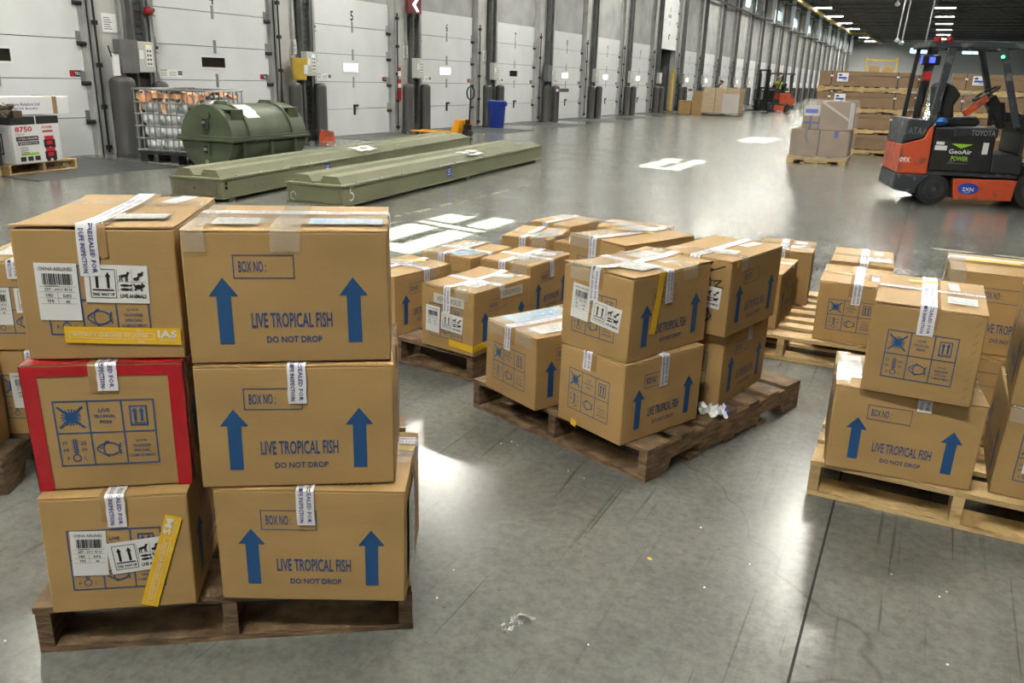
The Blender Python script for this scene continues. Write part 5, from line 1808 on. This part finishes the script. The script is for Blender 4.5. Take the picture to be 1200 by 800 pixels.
# ================================================================== FORKLIFTS
def forklift(label, x, y, rz, decals=True, mast_h=2.12, body='fork_black'):
    """local x forward, y to the left side; origin below the rear axle on the centre line"""
    t = thing('forklift', label, 'forklift', (x, y, 0), rz)
    hw = .54
    fr = -hw                                    # right-hand side plane
    # counterweight: orange lower shell and dark upper hood
    lo = [(-.50, .40), (-.12, .40), (-.13, 1.08), (-.19, 1.01), (-.24, .87), (-.39, .83), (-.50, .78)]
    MB().prism(lo, -hw, hw).build('counterweight', 'fork_orange', t, bevel=.02, seg=3)
    up = [(-.502, .786), (-.392, .836), (-.242, .876), (-.192, 1.016), (-.15, 1.10), (-.46, 1.12)]
    MB().prism(up, -hw + .01, hw - .01).build('rear_hood', 'fork_grey', t, bevel=.02, seg=3)
    bm = [(-.52, .18), (-.24, .13), (-.20, .26), (-.08, .38), (-.10, .40), (-.51, .40)]
    MB().prism(bm, -hw, hw).build('rear_bumper', 'fork_grey', t, bevel=.02)
    # chassis and battery bay
    MB().box(-.12, 1.0, -hw + .03, hw - .03, .40, .46).build('chassis', 'fork_grey', t, bevel=.01)
    MB().box(-.1, .95, -hw + .16, hw - .16, .10, .40).build('underframe', 'fork_black', t)
    MB().box(-.115, .64, -hw + .01, hw - .01, .46, 1.02).build('battery_cover', body, t, bevel=.015)
    MB().box(.12, .655, -hw, hw, .91, 1.04).build('hood_band', 'fork_panel' if decals else body, t, bevel=.02)
    for s_ in (-1, 1):
        y0, y1 = sorted((s_ * (hw - .06), s_ * hw))
        MB().prism([(.21, .37), (1.0, .385), (.97, .11), (.26, .09)], y0, y1).build('side_panel', 'fork_orange', t, bevel=.012)
        MB().prism([(.645, .46), (1.02, .46), (1.0, .70), (.645, .70)], y0 - .1 * (s_ > 0), y1 + .1 * (s_ < 0)).build('step_box', 'fork_panel', t, bevel=.015)
    MB().box(.645, 1.02, -hw + .12, hw - .12, .46, .70).build('floor_plate', 'fork_black', t)
    # wheels
    for s_ in (-1, 1):
        yy = s_ * (hw - .11)
        for nm, wx, r_ in (('rear_wheel', 0.0, .205), ('front_wheel', 1.24, .27)):
            wy = yy + (0 if nm == 'rear_wheel' else -s_ * .0)
            o = MB().rings([((wx, wy - .09, r_), r_ * .80), ((wx, wy - .085, r_), r_ * .94), ((wx, wy - .06, r_), r_), ((wx, wy + .06, r_), r_), ((wx, wy + .085, r_), r_ * .94), ((wx, wy + .09, r_), r_ * .80)], 26)
            o = o.build(nm, 'rubber', t, smooth=35)
            MB().rings([((wx, wy + s_ * .088, r_), r_ * .62), ((wx, wy + s_ * .094, r_), r_ * .62), ((wx, wy + s_ * .094, r_), r_ * .54), ((wx, wy + s_ * .08, r_), r_ * .50), ((wx, wy + s_ * .095, r_), r_ * .16)], 20).build('rim', 'steel_dark', o, smooth=35)
    # overhead guard
    for s_ in (-1, 1):
        yy = s_ * (hw - .06)
        MB().bar((-.17, yy, 1.06), (-.07, yy, 2.03), .07, .09).build('guard_leg', 'fork_grey', t, bevel=.012)
        MB().bar((.87, yy, 1.05), (.52, yy, 2.04), .06, .08).build('guard_leg', 'fork_grey', t, bevel=.012)
        MB().bar((-.36, yy * .7, 1.12), (-.31, yy * .7, 2.03), .045, .05).build('guard_strut', 'fork_black', t)
        MB().box(-.35, .78, yy - .045, yy + .045, 2.02, 2.10).build('guard_rail', 'fork_grey', t, bevel=.014)
    for i in range(8):
        xx = -.30 + i * .15
        MB().box(xx, xx + .04, -hw + .1, hw - .1, 2.05, 2.08).build('guard_bar', 'fork_grey', t)
    for xx in (-.33, .74):
        MB().box(xx - .03, xx + .03, -hw + .04, hw - .04, 2.03, 2.10).build('guard_crossbar', 'fork_grey', t, bevel=.012)
    for xx in (-.28, -.14):
        MB().lathe([(.045, 0), (.045, .05), (.03, .07), (0, .075)], 12, (xx, -hw + .02, 2.08), cap=False).build('beacon', 'red_lamp' if decals else 'red_lens', t, smooth=True)
    o = MB().box(-.40, -.18, -.45, -.33, 1.80, 1.93).build('rear_camera', 'black_metal', t, bevel=.02)
    MB().box(-.405, -.398, -.42, -.36, 1.82, 1.90).box(-.32, -.25, -.453, -.449, 1.83, 1.90).build('blue_spot_lens', 'blue_led' if decals else 'pane_dark', o)
    MB().box(-.36, -.26, -.46, -.34, 1.60, 1.72).build('rear_light', 'red_sign', t, bevel=.015)
    MB().cyl((.52, -hw - .02, 1.92), (.52, -hw + .02, 1.92), .02, 8).build('green_lamp', 'green_led' if decals else 'led_off', t)
    # seat
    MB().prism([(-.02, 1.04), (.46, 1.04), (.50, 1.10), (.44, 1.17), (.10, 1.15), (-.02, 1.12)], -.25, .25).build('seat_cushion', 'fork_black', t, bevel=.03, seg=3)
    MB().prism([(.02, 1.12), (.16, 1.14), (.13, 1.30), (.20, 1.44), (.10, 1.55), (-.03, 1.60), (-.10, 1.54), (-.06, 1.2)], -.24, .24).build('seat_back', 'fork_black', t, bevel=.03, seg=3)
    MB().box(-.11, -.03, -.27, -.20, 1.2, 1.5).build('document_tube', 'galv', t, bevel=.01)
    MB().lathe([(.0, -.06), (.05, -.05), (.09, 0), (.05, .05), (0, .06)], 10, (-.02, -.36, 1.09), cap=False).build('blue_rag', 'blue_cloth', t, smooth=True)
    MB().bar((.25, -.31, 1.19), (.50, -.31, 1.42), .05, .09).build('seat_arm', 'fork_orange', t, bevel=.012)
    # steering
    MB().bar((.86, 0, 1.05), (.60, 0, 1.42), .14, .16).build('steering_column', 'fork_black', t, bevel=.02)
    ring = [(.56 + .17 * math.cos(a) * .82, .17 * math.sin(a), 1.47 + .17 * math.cos(a) * .55) for a in [i * 2 * math.pi / 20 for i in range(21)]]
    MB().tube(ring, .016, 7).tube([(.56, -.16, 1.47), (.56, .16, 1.47)], .012, 6).build('steering_wheel', 'rubber', t, smooth=True)
    MB().prism([(.97, .70), (1.02, .70), (1.02, 1.18), (.90, 1.24), (.80, 1.1), (.97, .98)], -hw + .1, hw - .1).build('dash', 'fork_black', t, bevel=.03)
    MB().bar((.58, -.35, 1.06), (.56, -.35, 1.24), .03, .05).box(.52, .62, -.39, -.31, 1.22, 1.30).build('control_lever', 'black_metal', t)
    for i in range(3):
        MB().tube([(.8, -.2 + i * .07, 1.15), (.74, -.2 + i * .07, 1.36)], .01, 6).build('hydraulic_lever', 'black_metal', t)
    # mast, carriage and forks
    for s_ in (-1, 1):
        MB().box(1.40, 1.52, s_ * .36 - .04, s_ * .36 + .04, .06, mast_h).build('mast_rail', 'black_metal', t, bevel=.008)
        MB().box(1.52, 1.60, s_ * .28 - .03, s_ * .28 + .03, .06, mast_h - .04).build('inner_mast_rail', 'black_metal', t)
        f = MB().prism([(1.70, .05), (2.75, .05), (2.75, .065), (1.76, .10), (1.76, .62), (1.70, .62)], s_ * .24 - .06, s_ * .24 + .06)
        f.build('fork', 'black_metal', t, bevel=.006)
        MB().cyl((1.46, s_ * .24, .2), (1.46, s_ * .24, mast_h - .2), .03, 8).build('lift_cylinder', 'steel_grey', t)
    for zz in (.12, mast_h * .55, mast_h - .08):
        MB().box(1.42, 1.50, -.36, .36, zz, zz + .09).build('mast_crossmember', 'black_metal', t)
    for zz in (.22, .58):
        MB().box(1.62, 1.69, -.48, .48, zz, zz + .09).build('carriage_bar', 'black_metal', t)
    for i in range(7):
        yy = -.45 + i * .15
        MB().box(1.63, 1.66, yy - .012, yy + .012, .6, 1.15).build('load_backrest_bar', 'black_metal', t)
    MB().box(1.63, 1.66, -.48, .48, 1.13, 1.17).build('load_backrest_top', 'black_metal', t)
    # markings on both sides
    for s_ in (-1, 1):
        eu = (1, 0, 0) if s_ < 0 else (-1, 0, 0)
        def F(u, v, off=.0015, side=None):
            yy = s_ * (hw + off) if side is None else s_ * (side + off)
            return plane_fn((u, yy, v), eu, (0, 0, 1))
        flip = 0 if s_ < 0 else 1
        o = F(.33 if s_ < 0 else .62, .935)
        Art().text('TOYOTA', 0, 0, .29, .075, .02).place(o, 'maker_lettering', 'galv', t)
        if decals:
            b = hw - .01
            X = (lambda a: a) if s_ < 0 else (lambda a: .64 - a + .0)
            p = Art().poly([(0, .06), (.26, .06), (.12, 0)]).text('POWER', .02, -.16, .23, -.10, .02)
            p.place(F(X(.12) if s_ < 0 else .50, .76, .0015, b), 'battery_decal', 'lime', t)
            Art().text('GeoAir', -.02, -.07, .26, -.01, .02).place(F(X(.12) if s_ < 0 else .50, .76, .0015, b), 'battery_lettering', 'paper', t)
            Art().rect(-.02, -.20, .23, -.19).rect(.0, -.18, .06, -.165).place(F(X(.12) if s_ < 0 else .50, .76, .0015, b), 'battery_lettering', 'grey_ink', t)
            for u, v, w_, h_ in ((-.07, .80, .10, .04), (-.08, .73, .15, .06), (.50, .70, .07, .15)):
                r = Art().rect(0, 0, w_, h_).place(F(u if s_ < 0 else u + w_ + .0, v, .0015, b), 'battery_label', 'paper', t)
            st = Art().disc(.0, .0, .13, .075, 20).place(F(.42, .245), 'round_sticker', 'sticker_blue', t)
            Art().text('2XN', -.07, -.035, .07, .015, .02).text('FLEET', -.04, -.06, .04, -.045, .0, 1).place(F(.42, .245, .003), 'sticker_print', 'paper', st)
            Art().text('09X', 0, 0, .13, .07, .02).place(F(-.49 if s_ < 0 else -.36, .55), 'unit_number', 'paper', t)
            Art().text('ATA', 0, 0, .17, .09, .0).place(F(-.44 if s_ < 0 else -.27, .92, .0015, hw - .01), 'maker_lettering', 'galv', t)
    return t

rz1 = RAD(13)
ox, oy = .155 - math.sin(rz1) * .54 * 1, 12.58 + math.cos(rz1) * .54
F1 = forklift('orange and black electric forklift with nobody in the seat', ox, oy, rz1)
F2 = forklift('orange forklift with black mast and a driver in a yellow vest', -7.95, 50.2, RAD(-125), decals=False, mast_h=2.25, body='fork_orange')

# ================================================================== PEOPLE
def person(name, label, joints, radii, bones, loc, rz, paint):
    me = bpy.data.meshes.new(name)
    names = list(joints)
    me.from_pydata([joints[n] for n in names], [(names.index(a), names.index(b)) for a, b in bones], [])
    ob = bpy.data.objects.new(name, me)
    COL.objects.link(ob)
    sk = ob.modifiers.new('skin', 'SKIN')
    sk.use_smooth_shade = True
    sv = me.skin_vertices[0].data
    for i, n in enumerate(names):
        r = radii.get(n, .05)
        sv[i].radius = r if isinstance(r, tuple) else (r, r)
        sv[i].use_root = (n == 'pelvis')
    sub = ob.modifiers.new('sub', 'SUBSURF')
    sub.levels = sub.render_levels = 2
    dg = bpy.context.evaluated_depsgraph_get()
    nm = bpy.data.meshes.new_from_object(ob.evaluated_get(dg))
    ob.modifiers.clear()
    ob.data = nm
    nm.materials.clear()
    order = []
    for p in nm.polygons:
        m = paint(p.center)
        if m not in order:
            order.append(m)
            nm.materials.append(MATS[m])
        p.material_index = order.index(m)
    ob.location = loc
    ob.rotation_euler = (0, 0, rz)
    tag(ob, label, 'person')
    return ob

HANDS = []
def skeleton(lean=0.0, sit=False, hands=None, size=1.0, foot=0.0):
    """facing +x. returns joints, radii, bones."""
    J, R_, B = {}, {}, []
    hz = .50 if sit else .93
    sx = math.sin(lean); cz = math.cos(lean)
    def up(d, y=0.0, f=0.0):
        return (d * sx + f * cz, y, hz + d * cz - f * sx)
    J['pelvis'] = (0, 0, hz); R_['pelvis'] = (.13, .16)
    J['waist'] = up(.20); R_['waist'] = (.12, .15)
    J['chest'] = up(.40); R_['chest'] = (.13, .18)
    J['neck'] = up(.55); R_['neck'] = .065
    J['chin'] = up(.62, 0, .02); R_['chin'] = .07
    J['head'] = up(.70, 0, .02); R_['head'] = (.10, .085)
    J['crown'] = up(.79, 0, .0); R_['crown'] = .07
    J['nose'] = up(.68, 0, .125); R_['nose'] = .014
    B += [('pelvis', 'waist'), ('waist', 'chest'), ('chest', 'neck'), ('neck', 'chin'), ('chin', 'head'), ('head', 'crown'), ('head', 'nose')]
    for s_, n in ((-1, 'r'), (1, 'l')):
        sh = Vector(up(.47, s_ * .19)); J['sh' + n] = tuple(sh); R_['sh' + n] = .07
        h = Vector(hands[0 if s_ < 0 else 1])
        mid = (sh + h) / 2 + Vector((-.06, s_ * .08, -.08))
        J['el' + n] = tuple(mid); R_['el' + n] = .05
        J['wr' + n] = tuple(h); R_['wr' + n] = .032
        d = (h - mid).normalized()
        J['pa' + n] = tuple(h + d * .07); R_['pa' + n] = (.042, .022)
        B += [('chest', 'sh' + n), ('sh' + n, 'el' + n), ('el' + n, 'wr' + n), ('wr' + n, 'pa' + n)]
        side = d.cross(Vector((0, 0, 1))).normalized()
        for k in range(4):
            a = h + d * .10 + side * (-.03 + .02 * k)
            J['f%d%s' % (k, n)] = tuple(a + Vector((0, 0, 0))); R_['f%d%s' % (k, n)] = .009
            J['g%d%s' % (k, n)] = tuple(a + d * (.035 + .008 * (k in (1, 2))) + Vector((0, 0, -.02))); R_['g%d%s' % (k, n)] = .008
            B += [('pa' + n, 'f%d%s' % (k, n)), ('f%d%s' % (k, n), 'g%d%s' % (k, n))]
        J['t' + n] = tuple(h + d * .05 + side * .05 * -s_); R_['t' + n] = .010
        J['u' + n] = tuple(h + d * .09 + side * .06 * -s_); R_['u' + n] = .009
        B += [('wr' + n, 't' + n), ('t' + n, 'u' + n)]
        if sit:
            J['hp' + n] = (.05, s_ * .10, hz - .02); J['kn' + n] = (.44, s_ * .13, hz + .04); J['an' + n] = (.50, s_ * .13, (foot + .09) / size); J['to' + n] = (.66, s_ * .13, (foot + .04) / size)
        else:
            J['hp' + n] = (0, s_ * .10, hz - .06); J['kn' + n] = (.02, s_ * .11, .50); J['an' + n] = (-.02, s_ * .11, .09); J['to' + n] = (.14, s_ * .12, .04)
        R_['hp' + n] = .095; R_['kn' + n] = .065; R_['an' + n] = .045; R_['to' + n] = .04
        B += [('pelvis', 'hp' + n), ('hp' + n, 'kn' + n), ('kn' + n, 'an' + n), ('an' + n, 'to' + n)]
    J = {n: tuple(c * size for c in p) for n, p in J.items()}
    R_ = {n: tuple(c * size for c in r) if isinstance(r, tuple) else r * size for n, r in R_.items()}
    return J, R_, B

def face_and_hair(ob, J, hair, cap=None):
    h, c = Vector(J['head']), Vector(J['crown'])
    ax = (c - h).normalized()
    fw = Vector((1, 0, 0)) - ax * ax.x
    fw.normalize()
    for s_ in (-1, 1):
        p = h + fw * .085 + Vector((0, s_ * .033, 0)) + ax * .012
        MB().lathe([(0, -.01), (.009, -.005), (.009, .005), (0, .01)], 8, tuple(p), cap=False).build('eye', 'black_ink', ob)
        q = h + Vector((0, s_ * .088, 0)) - fw * .005
        MB().lathe([(0, -.03), (.016, -.015), (.018, .015), (0, .03)], 8, tuple(q), cap=False).build('ear', 'skin', ob, smooth=True)
    m = h + fw * .083 - ax * .055
    MB().box(m.x - .006, m.x + .006, m.y - .022, m.y + .022, m.z - .004, m.z + .004).build('mouth', 'gen_red', ob)
    b = MB()
    n, rings_ = 14, 6
    v = []
    for i in range(rings_ + 1):
        a = (math.pi * .5) * i / rings_
        for k in range(n):
            t = 2 * math.pi * k / n
            r = .108 * math.cos(a)
            p = h + ax * (.025 + .100 * math.sin(a)) + fw * (r * math.cos(t) * 1.02 - .012) + Vector((0, r * math.sin(t) * .95, 0))
            v.append(p)
    fs = [(i * n + k, i * n + (k + 1) % n, (i + 1) * n + (k + 1) % n, (i + 1) * n + k) for i in range(rings_) for k in range(n)]
    b.add(v, fs).build(cap or 'hair', hair, ob, smooth=180)

def people():
    # driver seated in the far forklift
    J, R_, B = skeleton(.06, True, ((.25, -.15, .86), (.25, .15, .86)), size=.92, foot=-.03)
    def paint(c):
        if c.z > .975: return 'skin'
        if c.z > .52 and c.x < .21: return 'hivis'
        if c.x > .21 and c.z > .64: return 'skin'
        return 'trouser_dark'
    m = Matrix.Translation(F2.location) @ rotz(F2.rotation_euler.z)
    p = m @ Vector((.28, 0, .73))
    ob = person('person', 'person in a yellow vest and pale cap seated in the far forklift', J, R_, B, tuple(p), F2.rotation_euler.z, paint)
    face_and_hair(ob, J, 'cap_white', 'cap')
    # person bending over behind the far film-wrapped cartons
    J, R_, B = skeleton(.62, False, ((.42, -.25, .98), (.42, .25, .98)))
    def paint2(c):
        if c.x > .44 and c.z < 1.02 and c.z > .8: return 'skin'
        if c.x > .36 and c.z > 1.38: return 'skin'
        if c.z > .80: return 'jacket_brown'
        return 'trouser_dark'
    ob = person('person', 'person in a dark brown jacket bending behind the far wrapped cartons', J, R_, B, (-9.85, 41.45, 0), RAD(20), paint2)
    face_and_hair(ob, J, 'hair_dark')
people()

# ================================================================== SMALL THINGS ON THE FLOOR
def crumple(name, label, cat, x, y, z, w_, l_, rz, mats, seed, h=.02):
    rr = random.Random(seed)
    n = 10
    pts = {}
    for i in range(n + 1):
        for j in range(n + 1):
            pts[i, j] = max(0.001, rr.uniform(0, h) + h * .6 * math.sin(i * 1.1) * math.cos(j * .9))
    b = MB().sheet(lambda u, v: ((u - .5) * w_ * (1 + .12 * math.sin(v * 9)), (v - .5) * l_, pts[round(u * n), round(v * n)]), n, n)
    for k in range(len(b.f)):
        b.m[k] = 1 if len(mats) > 1 and rr.random() < .25 else 0
    o = b.build(name, mats, None, (x, y, z), rz)
    tag(o, label, cat)
    return o
o = crumple('crumpled_paper', 'crumpled grey paper scrap lying alone on the concrete floor', 'paper scrap', -.845, 1.79, .001, .038, .075, RAD(-14), ['paper_grey', 'paper'], 3, .012)
MB().sheet(lambda u, v: (-.012 + u * .05, .035 + v * .02 + u * .012, .008 + .012 * math.sin(u * 3) * (1 - v)), 6, 4).build('folded_flap', 'venom_paper', o)
crumple('film_scrap', 'blue and white crumpled film on the worn pallet boards', 'film scrap', -.645, 3.315, PZ + .002, .115, .085, RAD(20), ['poly_bag', 'sticker_blue'], 5, .035)

def bits():
    rr = random.Random(11)
    spots = [(-.60, 2.32, 'yellow_tape'), (-.62, 1.82, 'paper'), (-.40, 2.25, 'paper'), (-1.43, 2.86, 'paper'), (-1.40, 2.90, 'paper'), (-1.36, 2.88, 'paper'),
             (-1.08, 2.77, 'paper'), (-1.0, 2.74, 'paper'), (.12, 2.62, 'paper'), (.28, 2.60, 'paper'), (.26, 2.56, 'paper'), (.28, 2.22, 'paper'), (.25, 2.08, 'paper'),
             (-1.13, 1.95, 'paper'), (-1.10, 1.80, 'paper'), (-.30, 2.45, 'paper'), (-2.02, 1.07, 'paper'), (-1.8, .98, 'paper'), (-.5, 2.6, 'paper'), (-.2, 1.6, 'paper')]
    for i, (x, y, m) in enumerate(spots):
        r = rr.uniform(.0022, .0048) if m == 'paper' else .008
        n = rr.choice((4, 5))
        poly = [(r * rr.uniform(.6, 1.2) * math.cos(2 * math.pi * k / n), r * rr.uniform(.6, 1.2) * math.sin(2 * math.pi * k / n)) for k in range(n)]
        o = MB().prism(poly, 0, .0025, ax='z').build('paper_fleck' if m == 'paper' else 'tape_scrap', m, None, (x, y, 0.0003), rr.uniform(0, 6))
        if m == 'paper':
            tag(o, 'tiny white paper fleck on the concrete floor', 'paper fleck', 'white paper flecks')
        else:
            tag(o, 'tiny yellow tape scrap on the concrete floor', 'tape scrap')
bits()
